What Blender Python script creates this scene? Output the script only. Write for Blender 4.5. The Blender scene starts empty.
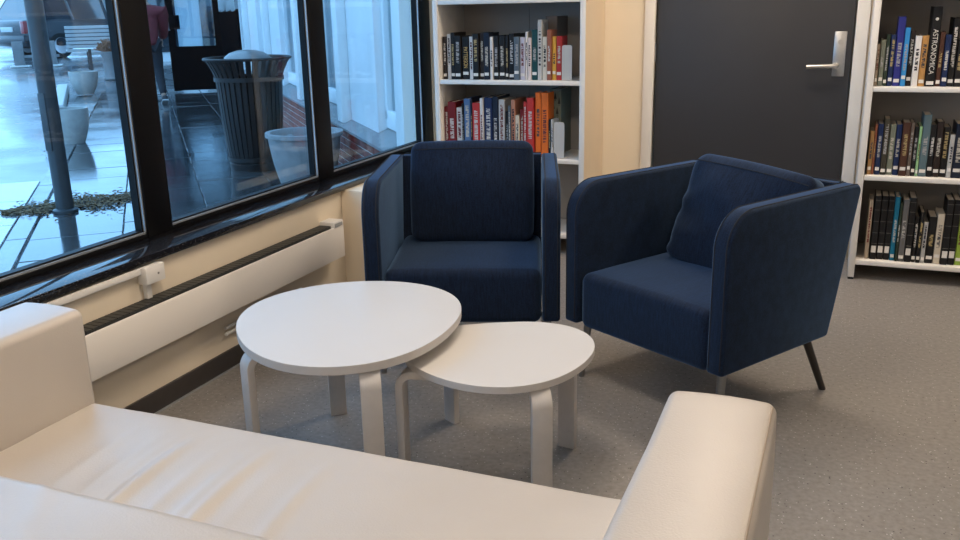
import bpy, bmesh, math, random
from mathutils import Vector, Matrix, noise

scene = bpy.context.scene
PI = math.pi
rnd = random.Random(7)

# ------------------------------------------------------------------ camera
YAW, PITCH, ROLL = math.radians(-22.29), math.radians(-16.36), math.radians(-1.20)
CAM = Vector((0.0, 0.0, 1.355))
_f = Vector((math.sin(YAW) * math.cos(PITCH), math.cos(YAW) * math.cos(PITCH), math.sin(PITCH)))
_r = Vector((math.cos(YAW), -math.sin(YAW), 0))
_u = _r.cross(_f)
_r2 = _r * math.cos(ROLL) + _u * math.sin(ROLL)
_u2 = _u * math.cos(ROLL) - _r * math.sin(ROLL)
cam_data = bpy.data.cameras.new('camera')
cam_data.sensor_width = 36.0
cam_data.lens = 892.47 / 960 * 36.0
cam_data.clip_start = 0.05
cam_data.clip_end = 400
cam = bpy.data.objects.new('camera', cam_data)
scene.collection.objects.link(cam)
_m = Matrix((( _r2.x, _u2.x, -_f.x, CAM.x), (_r2.y, _u2.y, -_f.y, CAM.y), (_r2.z, _u2.z, -_f.z, CAM.z), (0, 0, 0, 1)))
cam.matrix_world = _m
scene.camera = cam

# ------------------------------------------------------------------ world and exposure
SKY_COLOR = (0.27, 0.585, 1.0)
SKY_STRENGTH = 1.75
LAMP_STRENGTH = 18.0
LAMP_COLOR = (1.0, 0.83, 0.66)
world = bpy.data.worlds.new('overcast_sky')
scene.world = world
world.use_nodes = True
_bg = world.node_tree.nodes['Background']
_bg.inputs[0].default_value = (*SKY_COLOR, 1)
_bg.inputs[1].default_value = SKY_STRENGTH
vs = scene.view_settings
vs.view_transform = 'Standard'
vs.look = 'None'
vs.gamma = 1.0
vs.exposure = 0.85
vs.use_curve_mapping = False
scene.cycles.use_denoising = True
scene.cycles.max_bounces = 10
scene.cycles.transparent_max_bounces = 16
scene.cycles.sample_clamp_indirect = 6.0

# ------------------------------------------------------------------ materials
MATS = {}

def mat(name, color, rough=0.5, var=0.0, scale=20.0, bump=0.0, bscale=None, metal=0.0, coat=0.0, sheen=0.0, spec=0.5, ior=None, emit=None, estr=0.0):
    """Plain principled material with optional noise colour variation and noise bump."""
    if name in MATS:
        return MATS[name]
    m = bpy.data.materials.new(name)
    m.use_nodes = True
    nt = m.node_tree
    b = nt.nodes['Principled BSDF']
    b.inputs['Base Color'].default_value = (*color, 1)
    b.inputs['Roughness'].default_value = rough
    b.inputs['Metallic'].default_value = metal
    b.inputs['Coat Weight'].default_value = coat
    b.inputs['Coat Roughness'].default_value = 0.08
    b.inputs['Sheen Weight'].default_value = sheen
    b.inputs['Specular IOR Level'].default_value = spec
    if ior:
        b.inputs['IOR'].default_value = ior
    if emit:
        b.inputs['Emission Color'].default_value = (*emit, 1)
        b.inputs['Emission Strength'].default_value = estr
    tc = None
    if var or bump:
        tc = nt.nodes.new('ShaderNodeTexCoord')
    if var:
        n = nt.nodes.new('ShaderNodeTexNoise')
        n.inputs['Scale'].default_value = scale
        n.inputs['Detail'].default_value = 5
        nt.links.new(tc.outputs['Object'], n.inputs['Vector'])
        r = nt.nodes.new('ShaderNodeValToRGB')
        r.color_ramp.elements[0].position = 0.3
        r.color_ramp.elements[1].position = 0.7
        r.color_ramp.elements[0].color = (*[c * (1 - var) for c in color], 1)
        r.color_ramp.elements[1].color = (*[min(1, c * (1 + var)) for c in color], 1)
        nt.links.new(n.outputs['Fac'], r.inputs[0])
        nt.links.new(r.outputs[0], b.inputs['Base Color'])
    if bump:
        n = nt.nodes.new('ShaderNodeTexNoise')
        n.inputs['Scale'].default_value = bscale or scale
        n.inputs['Detail'].default_value = 3
        nt.links.new(tc.outputs['Object'], n.inputs['Vector'])
        bp = nt.nodes.new('ShaderNodeBump')
        bp.inputs['Strength'].default_value = bump
        bp.inputs['Distance'].default_value = 0.002
        nt.links.new(n.outputs['Fac'], bp.inputs['Height'])
        nt.links.new(bp.outputs[0], b.inputs['Normal'])
    MATS[name] = m
    return m

def glass_mat(name, tint=(1, 1, 1), rough=0.0, ior=1.45):
    m = bpy.data.materials.new(name)
    m.use_nodes = True
    nt = m.node_tree
    nt.nodes.clear()
    out = nt.nodes.new('ShaderNodeOutputMaterial')
    mix = nt.nodes.new('ShaderNodeMixShader')
    fr = nt.nodes.new('ShaderNodeFresnel')
    # the pane is a thin slab: use the same outside index on both of its faces
    geo = nt.nodes.new('ShaderNodeNewGeometry')
    sw_ = nt.nodes.new('ShaderNodeMapRange')
    sw_.inputs['To Min'].default_value = ior
    sw_.inputs['To Max'].default_value = 1.0 / ior
    nt.links.new(geo.outputs['Backfacing'], sw_.inputs['Value'])
    nt.links.new(sw_.outputs[0], fr.inputs['IOR'])
    tr = nt.nodes.new('ShaderNodeBsdfTransparent')
    tr.inputs[0].default_value = (*tint, 1)
    gl = nt.nodes.new('ShaderNodeBsdfGlossy')
    gl.inputs['Roughness'].default_value = rough
    nt.links.new(fr.outputs[0], mix.inputs[0])
    nt.links.new(tr.outputs[0], mix.inputs[1])
    nt.links.new(gl.outputs[0], mix.inputs[2])
    nt.links.new(mix.outputs[0], out.inputs[0])
    MATS[name] = m
    return m

def fabric_mat(name, color):
    """Dense two-tone weave: crossed fine wave bands plus slubby noise."""
    m = bpy.data.materials.new(name)
    m.use_nodes = True
    nt = m.node_tree
    b = nt.nodes['Principled BSDF']
    b.inputs['Roughness'].default_value = 0.9
    b.inputs['Sheen Weight'].default_value = 0.34
    b.inputs['Sheen Roughness'].default_value = 0.42
    b.inputs['Sheen Tint'].default_value = (0.30, 0.56, 1, 1)
    b.inputs['Specular IOR Level'].default_value = 0.2
    tc = nt.nodes.new('ShaderNodeTexCoord')
    facs = []
    for sc in ((230, 230, 230), (170, 30, 24)):
        mp = nt.nodes.new('ShaderNodeMapping')
        mp.inputs['Scale'].default_value = sc
        nt.links.new(tc.outputs['Object'], mp.inputs[0])
        n = nt.nodes.new('ShaderNodeTexNoise')
        n.inputs['Scale'].default_value = 1.0
        n.inputs['Detail'].default_value = 2
        nt.links.new(mp.outputs[0], n.inputs['Vector'])
        facs.append(n)
    add = nt.nodes.new('ShaderNodeMath')
    add.operation = 'ADD'
    nt.links.new(facs[0].outputs['Fac'], add.inputs[0])
    nt.links.new(facs[1].outputs['Fac'], add.inputs[1])
    r = nt.nodes.new('ShaderNodeValToRGB')
    r.color_ramp.elements[0].position = 0.36
    r.color_ramp.elements[1].position = 0.64
    r.color_ramp.elements[0].color = (*[c * 0.5 for c in color], 1)
    r.color_ramp.elements[1].color = (*[c * 1.5 for c in color], 1)
    half = nt.nodes.new('ShaderNodeMath')
    half.operation = 'MULTIPLY'
    half.inputs[1].default_value = 0.5
    nt.links.new(add.outputs[0], half.inputs[0])
    nt.links.new(half.outputs[0], r.inputs[0])
    nt.links.new(r.outputs[0], b.inputs['Base Color'])
    bp = nt.nodes.new('ShaderNodeBump')
    bp.inputs['Strength'].default_value = 0.4
    bp.inputs['Distance'].default_value = 0.001
    nt.links.new(half.outputs[0], bp.inputs['Height'])
    nt.links.new(bp.outputs[0], b.inputs['Normal'])
    MATS[name] = m
    return m

def floor_mat():
    m = bpy.data.materials.new('speckled_vinyl')
    m.use_nodes = True
    nt = m.node_tree
    b = nt.nodes['Principled BSDF']
    b.inputs['Roughness'].default_value = 0.42
    tc = nt.nodes.new('ShaderNodeTexCoord')
    big = nt.nodes.new('ShaderNodeTexNoise')
    big.inputs['Scale'].default_value = 60
    big.inputs['Detail'].default_value = 6
    nt.links.new(tc.outputs['Object'], big.inputs['Vector'])
    r = nt.nodes.new('ShaderNodeValToRGB')
    r.color_ramp.elements[0].position = 0.3
    r.color_ramp.elements[1].position = 0.7
    r.color_ramp.elements[0].color = (0.185, 0.172, 0.160, 1)
    r.color_ramp.elements[1].color = (0.262, 0.245, 0.23, 1)
    nt.links.new(big.outputs['Fac'], r.inputs[0])
    prev = r.outputs[0]
    for sc, thr, col in ((70, 0.16, (0.46, 0.45, 0.44)), (55, 0.13, (0.045, 0.04, 0.04)), (90, 0.13, (0.24, 0.2, 0.17))):
        v = nt.nodes.new('ShaderNodeTexVoronoi')
        v.inputs['Scale'].default_value = sc
        nt.links.new(tc.outputs['Object'], v.inputs['Vector'])
        lt = nt.nodes.new('ShaderNodeMath')
        lt.operation = 'LESS_THAN'
        lt.inputs[1].default_value = thr
        nt.links.new(v.outputs['Distance'], lt.inputs[0])
        # only some cells carry a speck
        sep = nt.nodes.new('ShaderNodeSeparateColor')
        nt.links.new(v.outputs['Color'], sep.inputs[0])
        gt = nt.nodes.new('ShaderNodeMath')
        gt.operation = 'GREATER_THAN'
        gt.inputs[1].default_value = 0.55
        nt.links.new(sep.outputs[0], gt.inputs[0])
        mu = nt.nodes.new('ShaderNodeMath')
        mu.operation = 'MULTIPLY'
        nt.links.new(lt.outputs[0], mu.inputs[0])
        nt.links.new(gt.outputs[0], mu.inputs[1])
        mx = nt.nodes.new('ShaderNodeMix')
        mx.data_type = 'RGBA'
        mx.inputs['B'].default_value = (*col, 1)
        nt.links.new(mu.outputs[0], mx.inputs['Factor'])
        nt.links.new(prev, mx.inputs['A'])
        prev = mx.outputs['Result']
    nt.links.new(prev, b.inputs['Base Color'])
    MATS['floor'] = m
    return m

def wet_mat(name, color, r0, r1, scale=1.2, coat=0.6, cior=1.45):
    """Wet paving: dark base, roughness varying between film of water and drier patches."""
    m = bpy.data.materials.new(name)
    m.use_nodes = True
    nt = m.node_tree
    b = nt.nodes['Principled BSDF']
    b.inputs['Coat Weight'].default_value = coat
    b.inputs['Coat IOR'].default_value = cior
    tc = nt.nodes.new('ShaderNodeTexCoord')
    geo = nt.nodes.new('ShaderNodeNewGeometry')
    n = nt.nodes.new('ShaderNodeTexNoise')
    n.inputs['Scale'].default_value = scale
    n.inputs['Detail'].default_value = 6
    nt.links.new(geo.outputs['Position'], n.inputs['Vector'])
    mr = nt.nodes.new('ShaderNodeMapRange')
    mr.inputs['From Min'].default_value = 0.35
    mr.inputs['From Max'].default_value = 0.7
    mr.inputs['To Min'].default_value = r0
    mr.inputs['To Max'].default_value = r1
    nt.links.new(n.outputs['Fac'], mr.inputs['Value'])
    nt.links.new(mr.outputs[0], b.inputs['Roughness'])
    nt.links.new(mr.outputs[0], b.inputs['Coat Roughness'])
    n2 = nt.nodes.new('ShaderNodeTexNoise')
    n2.inputs['Scale'].default_value = 30
    n2.inputs['Detail'].default_value = 5
    nt.links.new(geo.outputs['Position'], n2.inputs['Vector'])
    r = nt.nodes.new('ShaderNodeValToRGB')
    r.color_ramp.elements[0].position = 0.3
    r.color_ramp.elements[1].position = 0.7
    r.color_ramp.elements[0].color = (*[c * 0.7 for c in color], 1)
    r.color_ramp.elements[1].color = (*[c * 1.3 for c in color], 1)
    nt.links.new(n2.outputs['Fac'], r.inputs[0])
    nt.links.new(r.outputs[0], b.inputs['Base Color'])
    bp = nt.nodes.new('ShaderNodeBump')
    bp.inputs['Strength'].default_value = 0.12
    bp.inputs['Distance'].default_value = 0.004
    nt.links.new(n2.outputs['Fac'], bp.inputs['Height'])
    nt.links.new(bp.outputs[0], b.inputs['Normal'])
    MATS[name] = m
    return m

def granite_mat():
    m = mat('black_granite', (0.012, 0.012, 0.013), rough=0.06)
    nt = m.node_tree
    b = nt.nodes['Principled BSDF']
    tc = nt.nodes.new('ShaderNodeTexCoord')
    v = nt.nodes.new('ShaderNodeTexVoronoi')
    v.inputs['Scale'].default_value = 130
    nt.links.new(tc.outputs['Object'], v.inputs['Vector'])
    r = nt.nodes.new('ShaderNodeValToRGB')
    r.color_ramp.elements[0].position = 0.08
    r.color_ramp.elements[0].color = (0.12, 0.12, 0.13, 1)
    r.color_ramp.elements[1].position = 0.3
    r.color_ramp.elements[1].color = (0.012, 0.012, 0.014, 1)
    nt.links.new(v.outputs['Distance'], r.inputs[0])
    nt.links.new(r.outputs[0], b.inputs['Base Color'])
    return m

floor_mat()
granite_mat()
glass_mat('window_glass', (0.93, 0.96, 0.97))
glass_mat('shop_glass', (0.75, 0.85, 0.9), ior=1.9)
NAVY = (0.0046, 0.0108, 0.0275)
fabric_mat('navy_fabric', NAVY)
mat('navy_piping', (0.004, 0.007, 0.013), rough=0.85)
mat('wall_paint', (0.77, 0.67, 0.52), rough=0.7, var=0.03, scale=3, bump=0.1, bscale=150)
mat('white_paint', (0.80, 0.77, 0.72), rough=0.6)
mat('ceiling_paint', (0.86, 0.85, 0.83), rough=0.8, var=0.02, scale=8)
mat('trim_white', (0.74, 0.70, 0.64), rough=0.45)
mat('door_charcoal', (0.034, 0.034, 0.037), rough=0.48, var=0.04, scale=6)
mat('brushed_steel', (0.55, 0.54, 0.52), rough=0.32, metal=1.0, var=0.06, scale=200)
mat('baseboard_brown', (0.038, 0.032, 0.030), rough=0.45, var=0.08, scale=30)
mat('frame_black', (0.004, 0.004, 0.005), rough=0.45, spec=0.18)
mat('bead_grey', (0.42, 0.44, 0.46), rough=0.35, metal=0.6)
mat('shelf_white', (0.74, 0.71, 0.66), rough=0.45, var=0.015, scale=4)
mat('shelf_back', (0.30, 0.275, 0.25), rough=0.6, var=0.03, scale=4)
mat('shelf_cladding', (0.70, 0.57, 0.41), rough=0.6, var=0.03, scale=5)
mat('heater_white', (0.82, 0.78, 0.72), rough=0.4)
mat('grille_black', (0.02, 0.022, 0.022), rough=0.5)
mat('plastic_white', (0.78, 0.76, 0.72), rough=0.4)
mat('table_white', (0.575, 0.56, 0.54), rough=0.34, var=0.01, scale=5)
mat('table_edge', (0.56, 0.53, 0.50), rough=0.5, var=0.03, scale=40)
mat('leather_cream', (0.51, 0.465, 0.415), rough=0.34, var=0.03, scale=5, bump=0.25, bscale=260)
mat('leather_seam', (0.36, 0.29, 0.22), rough=0.6)
mat('leg_dark', (0.020, 0.018, 0.017), rough=0.4)
mat('leg_steel', (0.25, 0.25, 0.25), rough=0.35, metal=0.8)
mat('rubber_black', (0.012, 0.012, 0.012), rough=0.7)

# ------------------------------------------------------------------ mesh helpers
COL = scene.collection

class MB:
    def __init__(self):
        self.v, self.f = [], []

    def add(self, verts, faces):
        o = len(self.v)
        self.v += [tuple(p) for p in verts]
        self.f += [tuple(i + o for i in fc) for fc in faces]
        return self

    def box(self, x0, x1, y0, y1, z0, z1, m=None):
        P = [Vector((x, y, z)) for z in (z0, z1) for y in (y0, y1) for x in (x0, x1)]
        if m is not None:
            P = [m @ p for p in P]
        return self.add(P, [(0, 2, 3, 1), (4, 5, 7, 6), (0, 1, 5, 4), (1, 3, 7, 5), (3, 2, 6, 7), (2, 0, 4, 6)])

    def lathe(self, prof, n=32, cx=0, cy=0, a0=0, a1=2 * PI, close=True):
        """prof: list of (r, z). Full turn when close."""
        k = len(prof)
        V, F = [], []
        cnt = n if close else n + 1
        for i in range(cnt):
            a = a0 + (a1 - a0) * i / n
            for r, z in prof:
                V.append((cx + r * math.cos(a), cy + r * math.sin(a), z))
        for i in range(n):
            j = (i + 1) % cnt
            for t in range(k - 1):
                F.append((i * k + t, j * k + t, j * k + t + 1, i * k + t + 1))
        return self.add(V, F)

    def tube(self, pts, r, n=8, caps=True):
        pts = [Vector(p) for p in pts]
        rs = r if isinstance(r, (list, tuple)) else [r] * len(pts)
        V, F = [], []
        ref = None
        for i, p in enumerate(pts):
            t = (pts[min(i + 1, len(pts) - 1)] - pts[max(i - 1, 0)]).normalized()
            if ref is None:
                ref = Vector((0, 0, 1)) if abs(t.z) < 0.9 else Vector((1, 0, 0))
            a = t.cross(ref).normalized()
            b = a.cross(t).normalized()
            ref = b
            for k in range(n):
                an = 2 * PI * k / n
                V.append(p + (a * math.cos(an) + b * math.sin(an)) * rs[i])
        for i in range(len(pts) - 1):
            for k in range(n):
                F.append((i * n + k, i * n + (k + 1) % n, (i + 1) * n + (k + 1) % n, (i + 1) * n + k))
        if caps:
            F.append(tuple(range(n))[::-1])
            F.append(tuple((len(pts) - 1) * n + k for k in range(n)))
        return self.add(V, F)

    def prism(self, poly, fn, t0, t1):
        """poly of 2-D points, fn(u, v, t) -> 3-D, extruded from t0 to t1."""
        n = len(poly)
        V = [fn(u, v, t0) for u, v in poly] + [fn(u, v, t1) for u, v in poly]
        F = [tuple(range(n))[::-1], tuple(range(n, 2 * n))]
        F += [(i, (i + 1) % n, n + (i + 1) % n, n + i) for i in range(n)]
        return self.add(V, F)

    def build(self, name, material, parent=None, bevel=0.0, seg=2, smooth=40.0, fix=True):
        me = bpy.data.meshes.new(name)
        me.from_pydata(self.v, [], self.f)
        bm = bmesh.new()
        bm.from_mesh(me)
        if fix:
            bmesh.ops.recalc_face_normals(bm, faces=bm.faces)
        if bevel:
            ed = [e for e in bm.edges if len(e.link_faces) == 2 and e.calc_face_angle(0) > math.radians(35)]
            bmesh.ops.bevel(bm, geom=ed, offset=bevel, segments=seg, profile=0.5, affect='EDGES', clamp_overlap=True)
        bm.to_mesh(me)
        bm.free()
        if smooth:
            me.polygons.foreach_set('use_smooth', [True] * len(me.polygons))
            me.set_sharp_from_angle(angle=math.radians(smooth))
        o = bpy.data.objects.new(name, me)
        COL.objects.link(o)
        me.materials.append(MATS[material] if isinstance(material, str) else material)
        if parent is not None:
            o.parent = parent
        return o

def axis_pts(s, r, m):
    """Sample positions along one axis of a rounded box: dense in the rounded ends."""
    a = s / 2
    out = []
    for i in range(5):
        out.append(-a + r * i / 4)
    inner = a - r
    for i in range(1, m):
        out.append(-inner + 2 * inner * i / m)
    out += [-x for x in reversed(out[:5])]
    return out

def rbox(sx, sy, sz, r, m=(6, 6, 6), fn=None):
    """Rounded box centred on the origin as (verts, faces); fn(p, n) moves points."""
    ax = [axis_pts(s, r, k) for s, k in zip((sx, sy, sz), m)]
    half = (sx / 2, sy / 2, sz / 2)
    idx = {}
    V, F = [], []

    def vid(i, j, k):
        key = (i, j, k)
        if key not in idx:
            p = Vector((ax[0][i], ax[1][j], ax[2][k]))
            c = Vector([max(-(h - r), min(h - r, q)) for q, h in zip(p, half)])
            d = p - c
            if d.length > 1e-9:
                # cube-to-sphere mapping keeps even spacing in the rounding
                q = Vector([math.tan(x / r * PI / 4) if abs(x) > 1e-9 else 0 for x in d])
                d = q.normalized()
                p = c + d * r
                nrm = d
            else:
                nrm = Vector((0, 0, 1))
            if fn:
                p = fn(p, nrm)
            idx[key] = len(V)
            V.append(p)
        return idx[key]
    n = [len(a) for a in ax]
    for k in (0, n[2] - 1):
        for i in range(n[0] - 1):
            for j in range(n[1] - 1):
                q = (vid(i, j, k), vid(i + 1, j, k), vid(i + 1, j + 1, k), vid(i, j + 1, k))
                F.append(q if k else q[::-1])
    for j in (0, n[1] - 1):
        for i in range(n[0] - 1):
            for k in range(n[2] - 1):
                q = (vid(i, j, k), vid(i, j, k + 1), vid(i + 1, j, k + 1), vid(i + 1, j, k))
                F.append(q if j else q[::-1])
    for i in (0, n[0] - 1):
        for j in range(n[1] - 1):
            for k in range(n[2] - 1):
                q = (vid(i, j, k), vid(i, j + 1, k), vid(i, j + 1, k + 1), vid(i, j, k + 1))
                F.append(q if i else q[::-1])
    return V, F

def tag(o, label=None, cat=None, group=None, kind=None):
    if label:
        o['label'] = label
    if cat:
        o['category'] = cat
    if group:
        o['group'] = group
    if kind:
        o['kind'] = kind
    return o

def empty(name, loc=(0, 0, 0), rz=0.0):
    o = bpy.data.objects.new(name, None)
    o.empty_display_size = 0.1
    COL.objects.link(o)
    o.location = loc
    o.rotation_euler = (0, 0, rz)
    return o

def copy_tree(o, parent=None):
    c = o.copy()
    COL.objects.link(c)
    c.parent = parent
    for ch in list(o.children):
        copy_tree(ch, c)
    return c

def struct(o):
    o['kind'] = 'structure'
    return o

def arc(cx, cy, r, a0, a1, n):
    return [(cx + r * math.cos(a0 + (a1 - a0) * i / n), cy + r * math.sin(a0 + (a1 - a0) * i / n)) for i in range(n + 1)]

# ------------------------------------------------------------------ room shell
WX = -2.18           # inner face of the window wall
YB = 5.10            # back wall
XR, YF = 4.2, -2.6   # right wall, wall behind the camera
ZC = 2.70
SILL_T = 0.572
GX = -2.30           # glass plane

struct(MB().box(-2.40, XR, YF, YB + 0.02, -0.06, 0.0).build('floor', 'floor', smooth=0))
struct(MB().box(-2.42, XR + 0.12, YF - 0.12, YB + 0.14, ZC, ZC + 0.12).build('ceiling', 'ceiling_paint', smooth=0))
wl = MB().box(-2.44, WX, YF, YB, 0.0, 0.543)
wl.box(-2.44, WX, YF, YB, 2.36, ZC)
wl.box(-2.44, WX, 4.95, YB, 0.543, 2.36)
wl.box(-2.44, WX, YF, YF + 0.5, 0.543, 2.36)
wall_left = struct(wl.build('wall_left', 'wall_paint', smooth=0))
# boxed-in return at the end of the window wall
pier = MB().box(WX, -1.93, 3.60, 4.685, 0.0, 0.543).build('pipe_boxing', 'wall_paint', wall_left, bevel=0.004)
# back wall with a door opening
DX0, DX1, DH = -1.012, 0.012, 2.10
wb = MB().box(WX, DX0 - 0.005, YB, YB + 0.14, 0, ZC)
wb.box(DX1 + 0.005, XR, YB, YB + 0.14, 0, ZC)
wb.box(DX0 - 0.005, DX1 + 0.005, YB, YB + 0.14, DH + 0.005, ZC)
wb.box(DX0 - 0.1, DX1 + 0.1, YB + 0.13, YB + 0.14, 0, DH + 0.1)
struct(wb.build('wall_back', 'wall_paint', smooth=0))
struct(MB().box(XR, XR + 0.12, YF, YB + 0.14, 0, ZC).build('wall_right', 'white_paint', smooth=0))
struct(MB().box(-2.40, XR + 0.12, YF - 0.12, YF, 0, ZC).build('wall_front', 'white_paint', smooth=0))
# baseboards
bb = MB().box(WX, WX + 0.012, YF, 3.60, 0.0, 0.080).build('baseboard_left', 'baseboard_brown', bevel=0.003)
struct(bb)
MB().box(WX + 0.012, WX + 0.016, YF, 3.60, 0.0, 0.006).build('sealing_bead', 'bead_grey', bb)
struct(MB().box(-1.30, DX0 - 0.06, YB - 0.012, YB, 0, 0.08).build('baseboard_back', 'baseboard_brown', bevel=0.003))

# door
dr = struct(empty('door_1', (DX0, YB, 0)))
MB().box(0.006, 1.018, 0.012, 0.055, 0.012, DH - 0.006).build('door_leaf', 'door_charcoal', dr, bevel=0.003)
for a, b in ((-0.058, 0.0), (1.024, 1.086)):
    MB().box(a, b, -0.022, 0.012, 0.0, DH + 0.0).build('door_frame', 'trim_white', dr, bevel=0.004)
MB().box(-0.058, 1.086, -0.022, 0.012, DH, DH + 0.06).build('door_frame', 'trim_white', dr, bevel=0.004)
h = empty('door_handle', (0.958, 0.012, 1.03))
h.parent = dr
MB().box(-0.030, 0.030, -0.012, 0.0, -0.055, 0.172).build('handle_plate', 'brushed_steel', h, bevel=0.003)
lv = MB().tube([(-0.008, -0.01, 0.0), (-0.008, -0.048, 0.0), (-0.014, -0.058, 0.0), (-0.028, -0.062, 0.0), (-0.155, -0.062, -0.004)], 0.0115, 12)
lever = lv.build('lever', 'brushed_steel', h)
MB().tube([(-0.008, -0.012, 0.0), (-0.008, -0.022, 0.0)], 0.02, 20).build('rosette', 'brushed_steel', h)
MB().tube([(0.0, -0.013, 0.12), (0.0, -0.016, 0.12)], 0.012, 20).build('lock_cylinder', 'brushed_steel', h)
for z in (0.25, 1.1, 1.85):
    MB().tube([(0.0, -0.004, z - 0.05), (0.0, -0.004, z + 0.05)], 0.008, 10).build('hinge', 'brushed_steel', dr)

# window: sill, frame members, mullions, beads and panes
win = struct(empty('window_1', (WX, 0, 0)))
MB().box(-0.16, 0.026, YF + 0.5, 4.69, SILL_T - 0.028, SILL_T).build('window_sill', 'black_granite', win, bevel=0.004)
FX0, FX1 = -0.188, -0.140    # frame depth, relative to the wall face
MB().box(FX0, FX1, YF + 0.5, 4.95, SILL_T, 0.590).build('frame_rail', 'frame_black', win, bevel=0.003)
MB().box(FX0, FX1, YF + 0.5, 4.95, 2.30, 2.36).build('frame_rail', 'frame_black', win, bevel=0.003)
my = [4.885 - 1.173 * k for k in range(6)]
for y in my:
    MB().box(FX0, FX1 + 0.004, y - 0.066, y + 0.066, SILL_T, 2.34).build('mullion', 'frame_black', win, bevel=0.003)
for k in range(5):
    y1, y0 = my[k] - 0.066, my[k + 1] + 0.066
    # black inner sash, a bright glazing bead around it, and the glass
    s = MB()
    for (a0, a1, b0, b1) in ((y0, y0 + 0.012, 0.59, 2.30), (y1 - 0.012, y1, 0.59, 2.30), (y0, y1, 0.59, 0.602), (y0, y1, 2.288, 2.30)):
        s.box(FX1 - 0.045, FX1 - 0.014, a0, a1, b0, b1)
    s.build('sash', 'frame_black', win)
    s = MB()
    for (a0, a1, b0, b1) in ((y0, y0 + 0.006, 0.59, 2.30), (y1 - 0.006, y1, 0.59, 2.30), (y0, y1, 0.59, 0.596), (y0, y1, 2.294, 2.30)):
        s.box(FX1 - 0.014, FX1 - 0.004, a0, a1, b0, b1)
    s.build('glazing_bead', 'bead_grey', win)
    MB().box(FX1 - 0.036, FX1 - 0.030, y0 + 0.004, y1 - 0.004, 0.594, 2.296).build('pane', 'window_glass', win, smooth=0)

# ------------------------------------------------------------------ wall heater, junction box
he = tag(empty('wall_heater', (WX, 0, 0)), 'long low white convector heater with black top grille under the window', 'heater')
HY0, HY1 = -0.6, 3.475
MB().box(0.068, 0.080, HY0, HY1, 0.262, 0.411).build('front_panel', 'heater_white', he, bevel=0.002)
MB().box(0.004, 0.064, HY0 + 0.01, HY1 - 0.005, 0.275, 0.416).build('core', 'grille_black', he)
g = MB()
n = 150
for k in range(n):
    y = HY0 + 0.02 + (HY1 - 0.09 - HY0) * k / n
    g.box(0.006, 0.064, y, y + 0.0235, 0.416, 0.420)
g.build('top_grille', 'grille_black', he, smooth=0)
cap = MB().box(0.004, 0.080, HY1 - 0.085, HY1, 0.404, 0.436).build('control_unit', 'plastic_white', he, bevel=0.004)
MB().box(0.0805, 0.082, HY1 - 0.075, HY1 - 0.012, 0.412, 0.428).build('display', mat('display_grey', (0.32, 0.33, 0.33), rough=0.3), cap)
for z in (0.175, 0.150):
    MB().tube([(0.010, 2.66, z), (0.010, 3.2, z)], 0.007, 8).build('pipe', 'plastic_white', he)

jb = tag(empty('junction_box', (WX, 2.295, 0.50)), 'small white electrical box on the wall under the black sill', 'electrical box')
MB().box(0, 0.040, -0.046, 0.046, -0.026, 0.036).build('cover', 'plastic_white', jb, bevel=0.004)
MB().tube([(0.040, 0.012, 0.004), (0.0415, 0.012, 0.004)], 0.004, 10).build('screw', 'leg_steel', jb)
cond = MB().box(0, 0.022, -1.7, -0.046, 0.012, 0.036)
tag(cond.build('cable_duct', 'plastic_white', jb, bevel=0.003), 'white cable duct running along under the sill')
MB().box(0, 0.018, -0.028, -0.004, -0.085, -0.026).build('cable_duct', 'plastic_white', jb, bevel=0.002)

# ------------------------------------------------------------------ ceiling lights
for i, (lx, ly) in enumerate(((-0.4, 4.15), (-0.95, 1.9), (1.3, 4.0), (-0.5, -1.2), (1.9, -1.6))):
    cl = tag(empty('ceiling_light', (lx, ly, ZC)), ('square ceiling light panel in front of the charcoal door', 'square ceiling light panel above the white tables', 'square ceiling light panel in front of the bookcase by the door handle', 'square ceiling light panel behind the sofa', 'square ceiling light panel over open floor far behind the sofa arm')[i], 'ceiling light', 'ceiling light panels')
    fr = MB()
    for a in ((-0.32, 0.32, -0.32, -0.29), (-0.32, 0.32, 0.29, 0.32), (-0.32, -0.29, -0.29, 0.29), (0.29, 0.32, -0.29, 0.29)):
        fr.box(*a, -0.02, 0.0)
    fr.build('frame', 'trim_white', cl)
    MB().box(-0.29, 0.29, -0.29, 0.29, -0.012, -0.002).build('diffuser', mat('lamp_diffuser', (0.9, 0.9, 0.9), emit=LAMP_COLOR, estr=LAMP_STRENGTH), cl, smooth=0)

# ------------------------------------------------------------------ bookcases
SHELF_Y = 4.70
def bookcase(name, x0, x1, tops, label, clad=False):
    """x0..x1 inner width."""
    t = 0.03
    bc = tag(empty(name, (x0 - t, SHELF_Y, 0)), label, 'bookcase')
    W = x1 - x0
    H = 2.05
    D = YB - SHELF_Y - 0.004
    for a in (0.0, t + W):
        sp = MB().box(a, a + t, 0, D, 0.012, H).build('side_panel', 'shelf_white', bc, bevel=0.002)
        MB().box(a + 0.002, a + t - 0.002, 0.004, 0.06, 0.0, 0.012).build('foot', 'rubber_black', sp)
        if clad and a > 0:
            MB().box(a + t, a + t + 0.002, 0.002, D, 0.012, H).build('side_cladding', 'shelf_cladding', sp)
    for z in tops:
        MB().box(t, t + W, 0.004, D - 0.02, z - 0.024, z).build('shelf', 'shelf_white', bc, bevel=0.002)
    MB().box(t, t + W, 0.0, D, H - 0.024, H).build('shelf', 'shelf_white', bc, bevel=0.002)
    for k in range(2):
        MB().box(t + W * k / 2 + 0.001, t + W * (k + 1) / 2 - 0.001, D - 0.016, D - 0.004, tops[0], H - 0.024).build('back_panel', 'shelf_back', bc, smooth=0)
    return bc

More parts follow.
